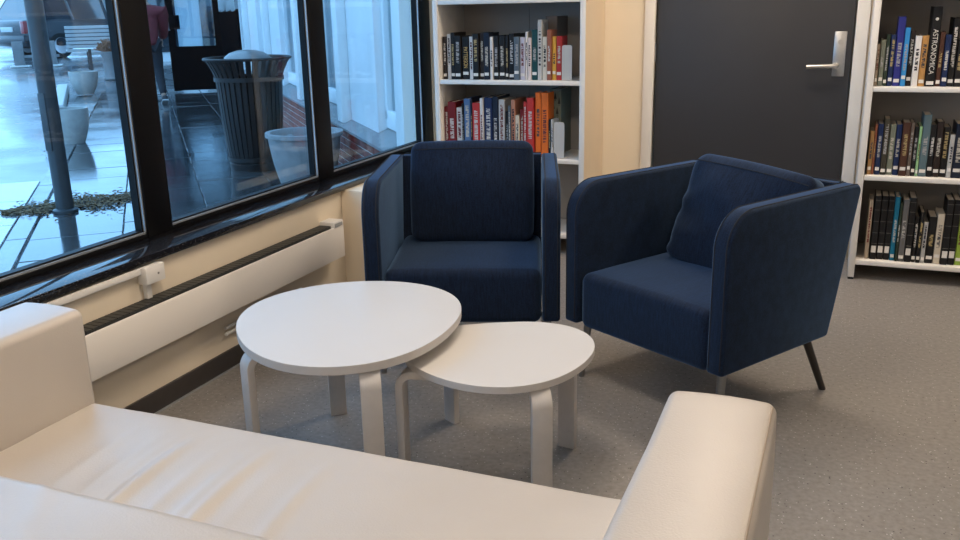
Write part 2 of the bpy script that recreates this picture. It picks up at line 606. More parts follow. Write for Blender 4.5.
bookcase('bookcase', -2.152, -1.330, (0.118, 0.543, 0.968, 1.400), 'tall white bookcase between the window and the door', clad=True)
bookcase('bookcase', 0.113, 1.02, (0.102, 0.531, 0.958, 1.385), 'tall white bookcase standing beside the door handle')

# ------------------------------------------------------------------ books
PAL = {'umber': (0.022, 0.015, 0.013), 'white': (0.62, 0.60, 0.58), 'black': (0.009, 0.009, 0.010), 'ink': (0.008, 0.013, 0.028),
       'slate': (0.10, 0.13, 0.16), 'lilac': (0.42, 0.42, 0.50), 'pink': (0.60, 0.52, 0.50), 'teal': (0.008, 0.05, 0.055),
       'checked': (0.5, 0.49, 0.46), 'cream': (0.60, 0.53, 0.42), 'russet': (0.24, 0.085, 0.05), 'yellow': (0.62, 0.36, 0.06),
       'red': (0.38, 0.03, 0.028), 'maroon': (0.17, 0.012, 0.014), 'azure': (0.06, 0.12, 0.24), 'navy': (0.010, 0.022, 0.075),
       'silver': (0.42, 0.42, 0.41), 'salmon': (0.42, 0.20, 0.13), 'orange': (0.62, 0.135, 0.02), 'beige': (0.36, 0.30, 0.23),
       'sage': (0.17, 0.19, 0.15), 'forest': (0.022, 0.036, 0.024), 'royal': (0.022, 0.026, 0.17), 'sky': (0.03, 0.22, 0.52),
       'gold': (0.50, 0.27, 0.09), 'brown': (0.060, 0.026, 0.017), 'tan': (0.36, 0.21, 0.09), 'olive': (0.040, 0.036, 0.026),
       'taupe': (0.12, 0.095, 0.08), 'mint': (0.22, 0.40, 0.20), 'steel': (0.09, 0.14, 0.16), 'cyan': (0.01, 0.16, 0.27),
       'grey': (0.13, 0.13, 0.13), 'lime': (0.28, 0.42, 0.06)}
WORD = {'umber': 'dark brown', 'ink': 'blue-black', 'checked': 'black-and-white chequered', 'azure': 'blue striped', 'sky': 'bright blue',
        'royal': 'royal blue', 'steel': 'slate green', 'forest': 'dark green', 'lime': 'lime green', 'mint': 'pale green',
        'cyan': 'turquoise', 'salmon': 'salmon pink', 'gold': 'golden brown', 'taupe': 'grey-brown', 'lilac': 'pale lilac', 'teal': 'dark teal'}
ORD = ['first', 'second', 'third', 'fourth', 'fifth', 'sixth', 'seventh', 'eighth', 'ninth', 'tenth', 'eleventh', 'twelfth', 'thirteenth',
       'fourteenth', 'fifteenth', 'sixteenth', 'seventeenth', 'eighteenth', 'nineteenth', 'twentieth', 'twenty-first', 'twenty-second',
       'twenty-third', 'twenty-fourth']
LIGHT = {'white', 'lilac', 'pink', 'checked', 'cream', 'yellow', 'silver', 'beige', 'gold', 'mint', 'lime', 'tan', 'orange', 'salmon'}
mat('paper_pages', (0.58, 0.51, 0.42), rough=0.8, var=0.08, scale=300)
mat('spine_label', (0.66, 0.64, 0.60), rough=0.6, var=0.1, scale=400)
mat('letter_white', (0.62, 0.60, 0.56), rough=0.5)
mat('letter_gold', (0.50, 0.33, 0.10), rough=0.5)

def cover_mat(name, col, ink, z0, z1, w, h, seed, style):
    """Book cloth or paper with a worn band of illegible printed marks along the spine."""
    m = bpy.data.materials.new(name)
    m.use_nodes = True
    nt = m.node_tree
    b = nt.nodes['Principled BSDF']
    b.inputs['Roughness'].default_value = 0.5
    b.inputs['Specular IOR Level'].default_value = 0.25
    tc = nt.nodes.new('ShaderNodeTexCoord')
    mp = nt.nodes.new('ShaderNodeMapping')
    mp.inputs['Location'].default_value = (seed * 3.7, 0, seed * 1.3)
    mp.inputs['Scale'].default_value = (1.2 / w if style != 'check' else 0.01, 0.01, 170 if style != 'check' else 90)
    nt.links.new(tc.outputs['Object'], mp.inputs[0])
    n = nt.nodes.new('ShaderNodeTexNoise')
    n.inputs['Scale'].default_value = 1.0
    n.inputs['Detail'].default_value = 2
    nt.links.new(mp.outputs[0], n.inputs['Vector'])
    gt = nt.nodes.new('ShaderNodeMath')
    gt.operation = 'GREATER_THAN'
    gt.inputs[1].default_value = 0.47 if style != 'check' else 0.5
    nt.links.new(n.outputs['Fac'], gt.inputs[0])
    sep = nt.nodes.new('ShaderNodeSeparateXYZ')
    nt.links.new(tc.outputs['Object'], sep.inputs[0])

    def cmp(sock, op, val):
        x = nt.nodes.new('ShaderNodeMath')
        x.operation = op
        x.inputs[1].default_value = val
        nt.links.new(sock, x.inputs[0])
        return x.outputs[0]

    def mul(a, c):
        x = nt.nodes.new('ShaderNodeMath')
        x.operation = 'MULTIPLY'
        nt.links.new(a, x.inputs[0])
        nt.links.new(c, x.inputs[1])
        return x.outputs[0]
    k = gt.outputs[0]
    k = mul(k, cmp(sep.outputs[2], 'GREATER_THAN', z0))
    k = mul(k, cmp(sep.outputs[2], 'LESS_THAN', z1))
    k = mul(k, cmp(sep.outputs[0], 'GREATER_THAN', w * 0.26))
    k = mul(k, cmp(sep.outputs[0], 'LESS_THAN', w * 0.74))
    k = mul(k, cmp(sep.outputs[1], 'LESS_THAN', 0.004))
    mx = nt.nodes.new('ShaderNodeMix')
    mx.data_type = 'RGBA'
    mx.inputs['A'].default_value = (*col, 1)
    mx.inputs['B'].default_value = (*ink, 1)
    nt.links.new(k, mx.inputs['Factor'])
    nt.links.new(mx.outputs['Result'], b.inputs['Base Color'])
    return m

def text_mesh(name, body, size, material, parent, loc, rot, sx=1.0, extr=0.0004):
    cu = bpy.data.curves.new(name, 'FONT')
    cu.body = body
    cu.size = size
    cu.align_x = 'CENTER'
    cu.align_y = 'CENTER'
    cu.extrude = extr
    tmp = bpy.data.objects.new(name, cu)
    me = bpy.data.meshes.new_from_object(tmp)
    bpy.data.objects.remove(tmp)
    o = bpy.data.objects.new(name, me)
    COL.objects.link(o)
    me.materials.append(MATS[material])
    o.parent = parent
    o.location = loc
    o.rotation_euler = rot
    o.scale = (sx, 1, 1)
    return o

def book(x, y, z, w, h, d, colname, label, group, seed, title=None, lab=True, labz=0.022, labh=0.016, tilt=0.0, bands=False, plain=False):
    rs = random.Random(seed * 131 + 5)
    col = PAL[colname]
    kf = rs.uniform(0.85, 1.12)
    col = tuple(c * kf for c in col)
    if colname in LIGHT:
        ink = rs.choice(((0.02, 0.02, 0.03), (0.05, 0.05, 0.06), (0.12, 0.03, 0.03)))
    else:
        ink = rs.choice(((0.45, 0.44, 0.42), (0.30, 0.30, 0.30), (0.40, 0.38, 0.33), (0.32, 0.25, 0.12)))
    lo = 0.05 if lab else 0.02
    z0, z1 = h * rs.uniform(0.18, 0.3) + lo * 0.5, h * rs.uniform(0.62, 0.92)
    if title or plain:
        z0, z1 = 9, 9.1
    cm = cover_mat('book_cover', col, ink, z0, z1, w, h, seed, 'check' if colname == 'checked' else 'text')
    c = 0.0022
    mb = MB()
    sr = min(0.004, w * 0.25)
    poly = [(0, d), (0, sr), (sr * 0.5, sr * 0.25), (w / 2, 0), (w - sr * 0.5, sr * 0.25), (w, sr), (w, d), (w - c, d), (w - c, sr + 0.004), (c, sr + 0.004), (c, d)]
    n = len(poly)
    V = [(u, v, 0) for u, v in poly] + [(u, v, h) for u, v in poly]
    F = [(i, (i + 1) % n, n + (i + 1) % n, n + i) for i in range(n)]
    for base in (0, n):
        F += [(base + 10, base + 9, base + 1, base + 0), (base + 1, base + 9, base + 8, base + 5, base + 4, base + 3, base + 2), (base + 5, base + 8, base + 7, base + 6)]
    mb.add(V, F)
    o = mb.build('book', cm, smooth=30)
    o.location = (x, y, z)
    o.rotation_euler = (0, tilt, 0)
    tag(o, label, 'book', group)
    MB().box(c, w - c, 0.006, d - 0.004, 0.003, h - 0.004).build('page_block', 'paper_pages', o, smooth=0)
    if lab and w > 0.011:
        MB().box(w * 0.12, w * 0.88, -0.0012, 0.0006, labz, labz + labh).build('spine_label', 'spine_label', o, smooth=0)
    if bands:
        for zz in (0.25, 0.42, 0.60, 0.78, 0.93):
            MB().box(w * 0.06, w * 0.94, -0.0014, 0.0006, h * zz, h * zz + 0.0022).build('spine_band', mat('band_grey', (0.11, 0.105, 0.095), rough=0.5), o, smooth=0)
    if title:
        body, size, mname, zc, sx = title
        text_mesh('title', body, size, mname, o, (w / 2, -0.0016, zc), (PI / 2, PI / 2, 0), sx)
    return o

ROWS = {
'L1': [(-2.147,0.025,0.234,'umber'),(-2.120,0.024,0.248,'white'),(-2.095,0.026,0.256,'black'),(-2.068,0.039,0.239,'black'),(-2.027,0.043,0.233,'black'),(-1.983,0.023,0.233,'white'),(-1.959,0.037,0.249,'black'),(-1.921,0.027,0.254,'umber'),(-1.893,0.034,0.254,'ink'),(-1.857,0.020,0.232,'white'),(-1.836,0.031,0.237,'black'),(-1.803,0.035,0.237,'black'),(-1.767,0.020,0.237,'black'),(-1.746,0.032,0.247,'black'),(-1.713,0.033,0.231,'slate'),(-1.679,0.028,0.228,'lilac'),(-1.650,0.012,0.257,'white'),(-1.636,0.021,0.225,'pink'),(-1.614,0.033,0.267,'teal'),(-1.580,0.026,0.319,'checked'),(-1.552,0.027,0.230,'cream'),(-1.524,0.025,0.266,'russet'),(-1.498,0.023,0.230,'yellow'),(-1.474,0.031,0.232,'red')],
'L2': [(-2.149,0.027,0.269,'maroon'),(-2.121,0.049,0.298,'maroon'),(-2.071,0.035,0.265,'white'),(-2.034,0.012,0.289,'black'),(-2.021,0.040,0.317,'azure'),(-1.980,0.010,0.323,'ink'),(-1.968,0.044,0.295,'red'),(-1.923,0.022,0.321,'white'),(-1.899,0.050,0.325,'navy'),(-1.848,0.035,0.331,'ink'),(-1.812,0.037,0.315,'silver'),(-1.774,0.022,0.249,'black'),(-1.750,0.014,0.283,'slate'),(-1.735,0.024,0.316,'salmon'),(-1.710,0.024,0.231,'cream'),(-1.685,0.023,0.262,'maroon'),(-1.661,0.020,0.307,'red'),(-1.640,0.040,0.329,'red'),(-1.594,0.034,0.357,'orange'),(-1.558,0.041,0.357,'orange'),(-1.516,0.012,0.211,'black'),(-1.502,0.015,0.212,'silver')],
'R1': [(0.115,0.014,0.196,'beige'),(0.131,0.021,0.214,'sage'),(0.153,0.017,0.237,'forest'),(0.172,0.022,0.237,'navy'),(0.195,0.033,0.318,'royal'),(0.229,0.022,0.268,'sky'),(0.252,0.023,0.254,'umber'),(0.276,0.027,0.231,'white'),(0.304,0.030,0.231,'gold'),(0.335,0.041,0.360,'black'),(0.378,0.022,0.248,'brown'),(0.401,0.025,0.235,'navy'),(0.427,0.028,0.310,'black'),(0.456,0.029,0.212,'black'),(0.487,0.021,0.230,'maroon'),(0.509,0.024,0.243,'slate')],
'R2': [(0.124,0.019,0.212,'tan'),(0.144,0.011,0.242,'russet'),(0.156,0.025,0.247,'navy'),(0.182,0.027,0.272,'olive'),(0.210,0.027,0.244,'sage'),(0.238,0.026,0.245,'navy'),(0.265,0.033,0.257,'brown'),(0.299,0.017,0.256,'taupe'),(0.318,0.019,0.237,'black'),(0.338,0.012,0.238,'mint'),(0.351,0.035,0.295,'steel'),(0.387,0.024,0.249,'black'),(0.412,0.029,0.263,'umber'),(0.442,0.030,0.238,'black'),(0.473,0.020,0.204,'silver'),(0.494,0.040,0.256,'ink'),(0.535,0.022,0.248,'black'),(0.558,0.024,0.267,'forest')],
'R3': [(0.152,0.019,0.301,'beige'),(0.177,0.029,0.322,'black'),(0.208,0.030,0.322,'black'),(0.239,0.028,0.322,'black'),(0.268,0.023,0.322,'cyan'),(0.292,0.011,0.294,'forest'),(0.305,0.028,0.310,'grey'),(0.334,0.030,0.322,'black'),(0.365,0.020,0.229,'black'),(0.386,0.019,0.255,'black'),(0.406,0.019,0.207,'silver'),(0.427,0.035,0.233,'black'),(0.463,0.031,0.250,'cream'),(0.495,0.031,0.322,'black'),(0.527,0.030,0.322,'black'),(0.558,0.029,0.261,'lime'),(0.588,0.024,0.302,'black'),(0.613,0.025,0.309,'umber')],
}
ROWZ = {'L1': 0.968, 'L2': 0.543, 'R1': 0.958, 'R2': 0.531, 'R3': 0.102}
ROWTXT = {'L1': 'from the window on the upper shelf behind the armchair',
          'L2': 'from the window on the shelf just above the armchair',
          'R1': "from the door on the bookcase's upper shelf",
          'R2': "from the door on the bookcase's middle shelf",
          'R3': "from the door on the bookcase's bottom shelf"}
ROWGRP = {'L1': 'books on the upper shelf by the window', 'L2': 'books on the lower shelf by the window', 'R1': 'books on the upper shelf by the door',
          'R2': 'books on the middle shelf by the door', 'R3': 'books on the bottom shelf by the door'}
seed = 0
for row, L in ROWS.items():
    for i, (x, w, hh, cn) in enumerate(L):
        seed += 1
        rs = random.Random(seed)
        size = 'thin' if w < 0.016 else ('tall' if hh > 0.29 else ('thick' if w > 0.034 else 'slim' if w < 0.024 else 'plain'))
        size = '' if size == 'plain' else size + ' '
        lab = f"{size}{WORD.get(cn, cn)} book, {ORD[i]} {ROWTXT[row]}"
        kw = {}
        kw['lab'] = not (row == 'L2' or (row == 'L1' and cn in ('white', 'pink', 'checked', 'cream')))
        kw['labz'] = rs.uniform(0.012, 0.034)
        y = SHELF_Y + 0.035 + rs.uniform(-0.004, 0.014)
        d = rs.uniform(0.15, 0.2) if not (row in ('L1', 'L2') and i >= len(L) - 5) else 0.105
        if row == 'R3':
            if cn == 'black' and hh > 0.31:
                kw.update(labz=0.035, labh=0.034, bands=True, plain=True)
            elif cn == 'beige':
                kw['lab'] = False
        if row == 'L1' and i == 4:
            kw['title'] = ('PATTERSON', 0.034, 'letter_gold', 0.120, 0.62)
            lab = 'black book with gold spine lettering on the upper shelf behind the armchair'
        if row == 'R1' and i == 9:
            kw['title'] = ('ASTRONOMICA', 0.031, 'letter_white', 0.158, 0.92)
            kw['labz'] = 0.008
            lab = 'tallest black book with large white spine lettering, beside the golden brown book'
            y -= 0.004
        ob = book(x, y, ROWZ[row] + 0.0012, w - 0.0008, hh, d, cn, lab, ROWGRP[row], seed, **kw)
        if row == 'R1' and i == 9:
            MB().tube([(w / 2, 0.0004, 0.305), (w / 2, -0.0012, 0.305)], 0.007, 16).build('moon_emblem', 'letter_white', ob)

# larger books standing at the back of the shelf and metal bookends
bk = book(-1.575, 4.866, 0.9692, 0.068, 0.335, 0.20, 'taupe', 'big olive grey folder standing behind the yellow and red books', 'books on the upper shelf by the window', 501, lab=False, plain=True)
bk = book(-1.548, 4.862, 0.5442, 0.066, 0.365, 0.20, 'sage', 'big grey-green picture book with black trees behind the bookend', 'books on the lower shelf by the window', 502, lab=False, plain=True)
for k in range(5):
    t = MB()
    tx, tz = 0.012 + 0.011 * k, 0.19 + 0.028 * ((k * 2) % 5)
    t.tube([(tx, -0.0015, tz), (tx, -0.0015, tz + 0.03)], 0.0012, 6)
    t.add([(tx - 0.008, -0.0018, tz + 0.012), (tx + 0.008, -0.0018, tz + 0.012), (tx, -0.0018, tz + 0.05)], [(0, 1, 2)])
    t.build('printed_tree', mat('print_black', (0.02, 0.022, 0.02), rough=0.6), bk)

def bookend(x, y, z, w, h, label):
    b = tag(empty('bookend', (x, y, z)), label, 'bookend', 'white metal bookends')
    poly = [(0, 0)] + [(w, 0)] + [(p[0], p[1]) for p in arc(w - 0.012, h - 0.012, 0.012, 0, PI / 2, 4)] + [(p[0], p[1]) for p in arc(0.012, h - 0.012, 0.012, PI / 2, PI, 4)]
    mb = MB().prism(poly, lambda u, v, t: (u, t, v), 0, 0.0016)
    mb.build('upright', mat('bookend_grey', (0.46, 0.44, 0.41), rough=0.5), b)
    MB().box(0, w, 0, 0.10, 0.0, 0.0016).build('base_plate', 'shelf_white', b)
    return b
bookend(-1.441, 4.742, 0.9692, 0.056, 0.185, 'white metal bookend beside the red book on the upper shelf')
bookend(-1.484, 4.738, 0.5442, 0.060, 0.20, 'white metal bookend beside the orange books on the lower shelf')

# ------------------------------------------------------------------ armchairs
CW, CHB, CD, CDR, CHT = 0.726, 0.227, 0.71, 0.128, 0.752
AT = 0.066   # thickness of side and back shell

def pillow_fn(seedv, amp):
    def fn(p, n):
        # belly in the middle, pinched corners, soft wrinkles near the sides
        u, v = p.x / 0.255, p.z / 0.21
        belly = max(0, 1 - u * u) * max(0, 1 - v * v)
        q = Vector((p.x * (1 - 0.02 * v * v), p.y * (0.66 + 0.50 * belly), p.z * (1 - 0.03 * u * u)))
        w = noise.noise(Vector((p.x * 5 + seedv, p.y * 3, p.z * 9))) * amp
        e = min(1, max(0, (abs(u) - 0.55) / 0.4))
        w += e * math.sin(p.z * 55 + noise.noise(Vector((p.x * 8, seedv, p.z * 8))) * 3 + u * 4) * amp * 0.42
        q.y += w * (1 if p.y < 0 else -0.3)
        return q
    return fn

def armchair(loc, rz, label, pil_rz=0.0, pil_lean=0.22, pil_seed=1.0, pil_dx=0.0, pil_dz=0.0, amp=0.006):
    c = tag(empty('armchair', loc, rz), label, 'armchair', 'navy fabric armchairs')
    w = CW / 2
    # side shells: vertical front with a large rounded upper corner, raked rear edge
    R1, R2 = 0.12, 0.025
    prof = [(0.0, CHB), (CD - CDR, CHB), (CD - CDR * 0.72, CHB + 0.13)]
    prof += arc(CD - R2, CHT - R2, R2, 0, PI / 2, 4)
    prof += arc(R1, CHT - R1, R1, PI / 2, PI, 10)
    for s in (-1, 1):
        x0, x1 = s * (w - AT), s * w
        mb = MB().prism(prof, lambda u, v, t: (t, u, v), min(x0, x1), max(x0, x1))
        arm = mb.build('armrest', 'navy_fabric', c, bevel=0.012, seg=3, smooth=60)
        for xx in (x1 - s * 0.011, x0 + s * 0.011):
            path = [(xx, 0.0 + 0.000, CHB + 0.02)] + [(xx, u, v) for u, v in reversed(prof[3:])] + [(xx, CD - CDR * 0.72, CHB + 0.13)]
            pth = [Vector(p) for p in path]
            MB().tube(pth, 0.0022, 6).build('piping', 'navy_piping', arm)
    # back shell
    pb = [(CD - CDR, CHB), (CD - CDR * 0.72, CHB + 0.13)] + arc(CD - R2, CHT - R2, R2, 0, PI / 2, 4) + [(CD - AT, CHT), (CD - AT - CDR * 0.72, CHB + 0.13), (CD - AT - CDR, CHB)]
    mb = MB().prism(pb, lambda u, v, t: (t, u, v), -(w - AT) + 0.001, (w - AT) - 0.001)
    back = mb.build('backrest', 'navy_fabric', c, smooth=60)
    for yy in (CD - 0.011, CD - AT + 0.006):
        MB().tube([(-(w - AT), yy, CHT), (w - AT, yy, CHT)], 0.0022, 6).build('piping', 'navy_piping', back)
    # seat block
    sw = 2 * (w - AT) - 0.006
    sd = CD - CDR - AT + 0.055
    sh = 0.425 - CHB + 0.012

    def seat_fn(p, n):
        q = p.copy()
        if p.z > 0:
            q.z += 0.014 * max(0, 1 - (p.x / (sw / 2)) ** 2) * max(0, 1 - (p.y / (sd / 2)) ** 2)
            q.z += 0.0016 * noise.noise(Vector((p.x * 7 + pil_seed, p.y * 7, 0)))
        return q
    V, F = rbox(sw, sd, sh, 0.034, (14, 14, 3), seat_fn)
    V = [Vector(p) + Vector((0, 0.008 + sd / 2, CHB + sh / 2 - 0.012)) for p in V]
    MB().add(V, F).build('seat', 'navy_fabric', c, smooth=80)
    # loose back cushion
    V, F = rbox(0.51, 0.17, 0.42, 0.042, (22, 4, 20), pillow_fn(pil_seed, amp))
    pl = MB().add(V, F).build('back_cushion', 'navy_fabric', c, smooth=80)
    pl.location = (pil_dx, CD - AT - 0.155, 0.425 + 0.20 + pil_dz)
    pl.rotation_euler = (-pil_lean, pil_rz, 0)
    # seam along the cushion's upper front edge
    f = pillow_fn(pil_seed, amp)
    pts = []
    for k in range(33):
        x = -0.236 + 0.472 * k / 32
        p = f(Vector((x, -0.085, 0.175)), None)
        pts.append((p.x, p.y - 0.0005, p.z))
    MB().tube(pts, 0.0018, 6).build('seam', 'navy_piping', pl)
    # legs
    for s in (-1, 1):
        MB().tube([(s * (w - 0.055), 0.075, CHB + 0.01), (s * (w - 0.045), 0.05, 0.0)], [0.016, 0.011], 12).build('leg', 'leg_steel', c)
        MB().tube([(s * (w - 0.06), CD - CDR - 0.055, CHB + 0.01), (s * (w - 0.035), CD - CDR + 0.055, 0.0)], [0.016, 0.0125], 12).build('leg', 'leg_dark', c)
    return c

armchair((-1.259, 2.892, 0), 0.323, 'navy fabric armchair between the window and the other armchair, low wall heater beside it', pil_seed=1.0, amp=0.004, pil_dx=0.012)
armchair((-0.597, 2.854, 0), -0.536, 'navy fabric armchair with slumped creased cushion in front of the charcoal door', pil_rz=0.07, pil_lean=0.36, pil_seed=4.3, pil_dx=0.045, pil_dz=-0.024, amp=0.014)

# ------------------------------------------------------------------ nest of tables
def egg(co, n=96):
    out = []
    for i in range(n):
        t = 2 * PI * i / n
        r = co[0] + sum(co[2 * k - 1] * math.cos(k * t) + co[2 * k] * math.sin(k * t) for k in (1, 2, 3))
        out.append((r * math.cos(t), r * math.sin(t)))
    return out

def bent_leg(H, w=0.056, t=0.022, R=0.05, run=0.14):
    """Profile in (u outward, z); outer face at u=0."""
    out = [(0, 0), (0, H - R)] + [(-R + R * math.cos(a), H - R + R * math.sin(a)) for a in [PI / 2 * k / 8 for k in range(1, 9)]] + [(-run, H)]
    inn = [(-run, H - t)] + [(-R + (R - t) * math.cos(a), H - R + (R - t) * math.sin(a)) for a in [PI / 2 * k / 8 for k in range(8, -1, -1)]] + [(-t, 0)]
    return out + inn

def table(cx, cy, top, th, co, legs, label, lw):
    t = tag(empty('side_table', (cx, cy, 0)), label, 'table', 'nest of white tables')
    prof = egg(co)
    mb = MB().prism(prof, lambda u, v, z: (u, v, z), top - th, top - 0.0012)
    mb.build('tabletop_edge', 'table_edge', t, bevel=0.0, smooth=30)
    pin = [(u * 0.9985, v * 0.9985) for u, v in prof]
    MB().prism(pin, lambda u, v, z: (u, v, z), top - 0.0014, top).build('tabletop', 'table_white', t, smooth=30)
    for (lx, ly, ang) in legs:
        du, dv = math.cos(ang), math.sin(ang)
        pf = bent_leg(top - th)
        mb = MB().prism(pf, lambda u, v, s: (lx - cx + du * u - dv * s, ly - cy + dv * u + du * s, v), -lw / 2, lw / 2)
        mb.build('leg', 'table_edge', t, bevel=0.002, smooth=40)
    return t

rad = math.radians
table(-1.345, 2.21, 0.462, 0.024, (0.3595, 0.003, 0.0124, -0.0189, -0.0141, -0.0126, 0.0018),
      ((-1.512, 1.912, rad(238)), (-1.100, 1.905, rad(303)), (-1.560, 2.466, rad(128)), (-1.150, 2.548, rad(62))),
      'larger white egg-shaped table with bent legs, partly over the smaller one', 0.056)
table(-0.87, 2.275, 0.400, 0.020, (0.2653, 0.0017, -0.0119, 0.006, 0.0144, -0.0146, 0.0015),
      ((-1.118, 2.088, rad(190)), (-0.675, 2.064, rad(303)), (-0.732, 2.505, rad(83))),
      'smaller lower white egg-shaped table tucked under the larger one', 0.056)

# ------------------------------------------------------------------ sofa
so = tag(empty('sofa', (-0.98, 1.12, 0)), 'cream leather two-seat sofa with square arms before the white tables', 'sofa')
SX0, SX1 = -1.890, -0.064     # outer arm faces
AI0, AI1 = -1.695, -0.258     # inner arm faces
SY0, SY1 = 0.68, 1.562
ox, oy = -0.98, 1.12

def put(V, x, y, z):
    return [Vector(p) + Vector((x - ox, y - oy, z)) for p in V]

for (a, b, s) in ((SX0, AI0, -1), (AI1, SX1, 1)):
    def arm_fn(p, n, s=s):
        q = p.copy()
        if p.z > 0.2:
            q.z += 0.006 * max(0, 1 - (p.x / 0.1) ** 2)
            q.z += 0.0012 * noise.noise(Vector((p.x * 12, p.y * 6, s * 3)))
        q.x += 0.003 * noise.noise(Vector((s * 5, p.y * 5, p.z * 5)))
        return q
    V, F = rbox(b - a, SY1 - SY0, 0.575, 0.020, (8, 24, 14), arm_fn)
    arm = MB().add(put(V, (a + b) / 2, (SY0 + SY1) / 2, 0.664 - 0.2875), F).build('armrest', 'leather_cream', so, smooth=80)
    xo = (b - 0.010) if s > 0 else (a + 0.010)
    for xx, zz in ((xo, 0.6622),):
        MB().tube([(xx - ox, SY1 - 0.012 - oy, 0.12), (xx - ox, SY1 - 0.003 - oy, 0.5), (xx - ox, SY1 - 0.004 - oy, 0.62), (xx - ox, SY1 - 0.012 - oy, 0.646), (xx - ox, SY1 - 0.022 - oy, zz), (xx - ox, 1.2 - oy, zz), (xx - ox, SY0 + 0.02 - oy, zz)], 0.0022, 6).build('seam', 'leather_seam', arm)

# seat with shallow leather creases fanning across its left half
sw, sd, sh = AI1 - AI0 + 0.01, 0.76, 0.30
def crease(x, y):
    z = 0.0
    for k in range(9):
        # each crease is an arc from the front edge sweeping back towards the window side
        x0 = -1.46 + 0.062 * k
        t = (1.50 - y) / 0.62
        if t < 0 or t > 1.1:
            continue
        cx = x0 + 0.02 * math.sin(k * 1.7) - 0.16 * (1 - t) ** 2 * 0 + 0.22 * t * t * 0.0 - 0.10 * t * (1 - t) + 0.10 * t
        amp = 0.012 * math.sin(PI * min(1, max(0, (t - 0.02) / 1.0))) * (0.6 + 0.4 * math.sin(k * 2.3 + 1))
        amp *= math.exp(-((k - 4.5) / 4.0) ** 2)
        d = (x - cx) / 0.017
        z += amp * math.exp(-d * d)
    return z

def seat_fn(p, n):
    q = p.copy()
    X, Y = p.x + (AI0 + AI1) / 2, p.y + SY1 - 0.012 - sd / 2
    if p.z > 0.1:
        q.z += 0.016 * max(0, 1 - (p.x / (sw / 2)) ** 4) * max(0, 1 - (p.y / (sd / 2)) ** 4)
        q.z += crease(X, Y)
        q.z += 0.002 * noise.noise(Vector((X * 6, Y * 6, 2.0)))
    return q
V, F = rbox(sw, sd, sh, 0.022, (230, 60, 4), seat_fn)
seat = MB().add(put(V, (AI0 + AI1) / 2, SY1 - 0.012 - sd / 2, 0.424 - sh / 2), F).build('seat', 'leather_cream', so, smooth=80)
MB().tube([(AI0 + 0.01 - ox, SY1 - 0.010 - oy, 0.401), (AI1 - 0.01 - ox, SY1 - 0.010 - oy, 0.385)], 0.002, 6).build('seam', 'leather_seam', seat)

def back_fn(p, n):
    q = p.copy()
    X = p.x + (AI0 + AI1) / 2
    if p.y > 0:
        q.y += 0.008 * max(0, 1 - (p.x / (sw / 2)) ** 4)
    if p.z > 0:
        q.z += 0.006 * max(0, 1 - (p.x / (sw / 2)) ** 4)
        q.z += 0.003 * noise.noise(Vector((X * 5, p.y * 9, 7.0)))
        q.z += 0.003 * math.exp(-((X + 1.02 + p.y * 0.8) / 0.02) ** 2) + 0.0025 * math.exp(-((X + 1.2 + p.y * 0.9) / 0.025) ** 2)
    return q
V, F = rbox(sw, 0.205, 0.54, 0.035, (120, 10, 8), back_fn)
MB().add(put(V, (AI0 + AI1) / 2, SY0 + 0.1025, 0.665 - 0.27), F).build('backrest', 'leather_cream', so, smooth=80)
MB().box(AI0 - 0.05 - ox, AI1 + 0.05 - ox, SY0 + 0.05 - oy, SY1 - 0.06 - oy, 0.085, 0.13).build('base', 'leg_dark', so)
for x in (SX0 + 0.07, SX1 - 0.07):
    for y in (SY0 + 0.09, SY1 - 0.09):
        MB().tube([(x - ox, y - oy, 0.09), (x - ox, y - oy, 0.0)], [0.025, 0.02], 14).build('leg', 'leg_dark', so)

# ------------------------------------------------------------------ outside: street, pavement, kerb
FA = math.radians(132)                      # direction of the shop front and the pavement
FD = Vector((math.cos(FA), math.sin(FA), 0))
FN = Vector((-FD.y, FD.x, 0))               # from the shop front towards the street
FB = Vector((-6.36, 9.313, 0))
ROT_F = FA                                  # local x along the front, local y = FN

def fpt(s, o, z=0.0):
    p = FB + FD * s + FN * o
    return Vector((p.x, p.y, z))

def zg(x, y):
    r = (-x + y) * 0.7071
    t = min(1, max(0, (r - 17.8) / 3.6))
    return 0.27 * t * t * (3 - 2 * t) + max(0, r - 21.4) * 0.03

wet_mat('wet_asphalt', (0.11, 0.115, 0.12), 0.10, 0.42, 0.7)
wet_mat('wet_concrete', (0.45, 0.46, 0.46), 0.04, 0.15, 1.1, coat=1.0, cior=1.6)
wet_mat('wet_slab', (0.05, 0.052, 0.055), 0.05, 0.20, 1.3)
wet_mat('wet_kerb', (0.16, 0.165, 0.17), 0.12, 0.3, 1.5)
mat('white_render', (0.76, 0.78, 0.79), rough=0.55, var=0.04, scale=3)
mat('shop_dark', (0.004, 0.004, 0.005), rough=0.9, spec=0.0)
mat('canopy_dark', (0.014, 0.014, 0.016), rough=0.6)
mat('brick_red', (0.23, 0.075, 0.055), rough=0.7, var=0.35, scale=9)
mat('mortar', (0.55, 0.53, 0.50), rough=0.85)
mat('concrete_pale', (0.42, 0.42, 0.40), rough=0.6, var=0.10, scale=14, bump=0.2, bscale=60)
mat('concrete_mid', (0.26, 0.265, 0.27), rough=0.65, var=0.12, scale=14)
mat('concrete_grey', (0.20, 0.205, 0.21), rough=0.65, var=0.12, scale=14)
mat('post_grey', (0.034, 0.040, 0.046), rough=0.4, var=0.1, scale=12)
mat('bin_brown', (0.012, 0.010, 0.010), rough=0.42, spec=0.3)
mat('bin_lid', (0.22, 0.22, 0.22), rough=0.35, metal=0.5)
mat('bench_white', (0.50, 0.50, 0.50), rough=0.5, var=0.05, scale=20)
mat('dry_plant', (0.26, 0.12, 0.07), rough=0.8, var=0.2, scale=20)
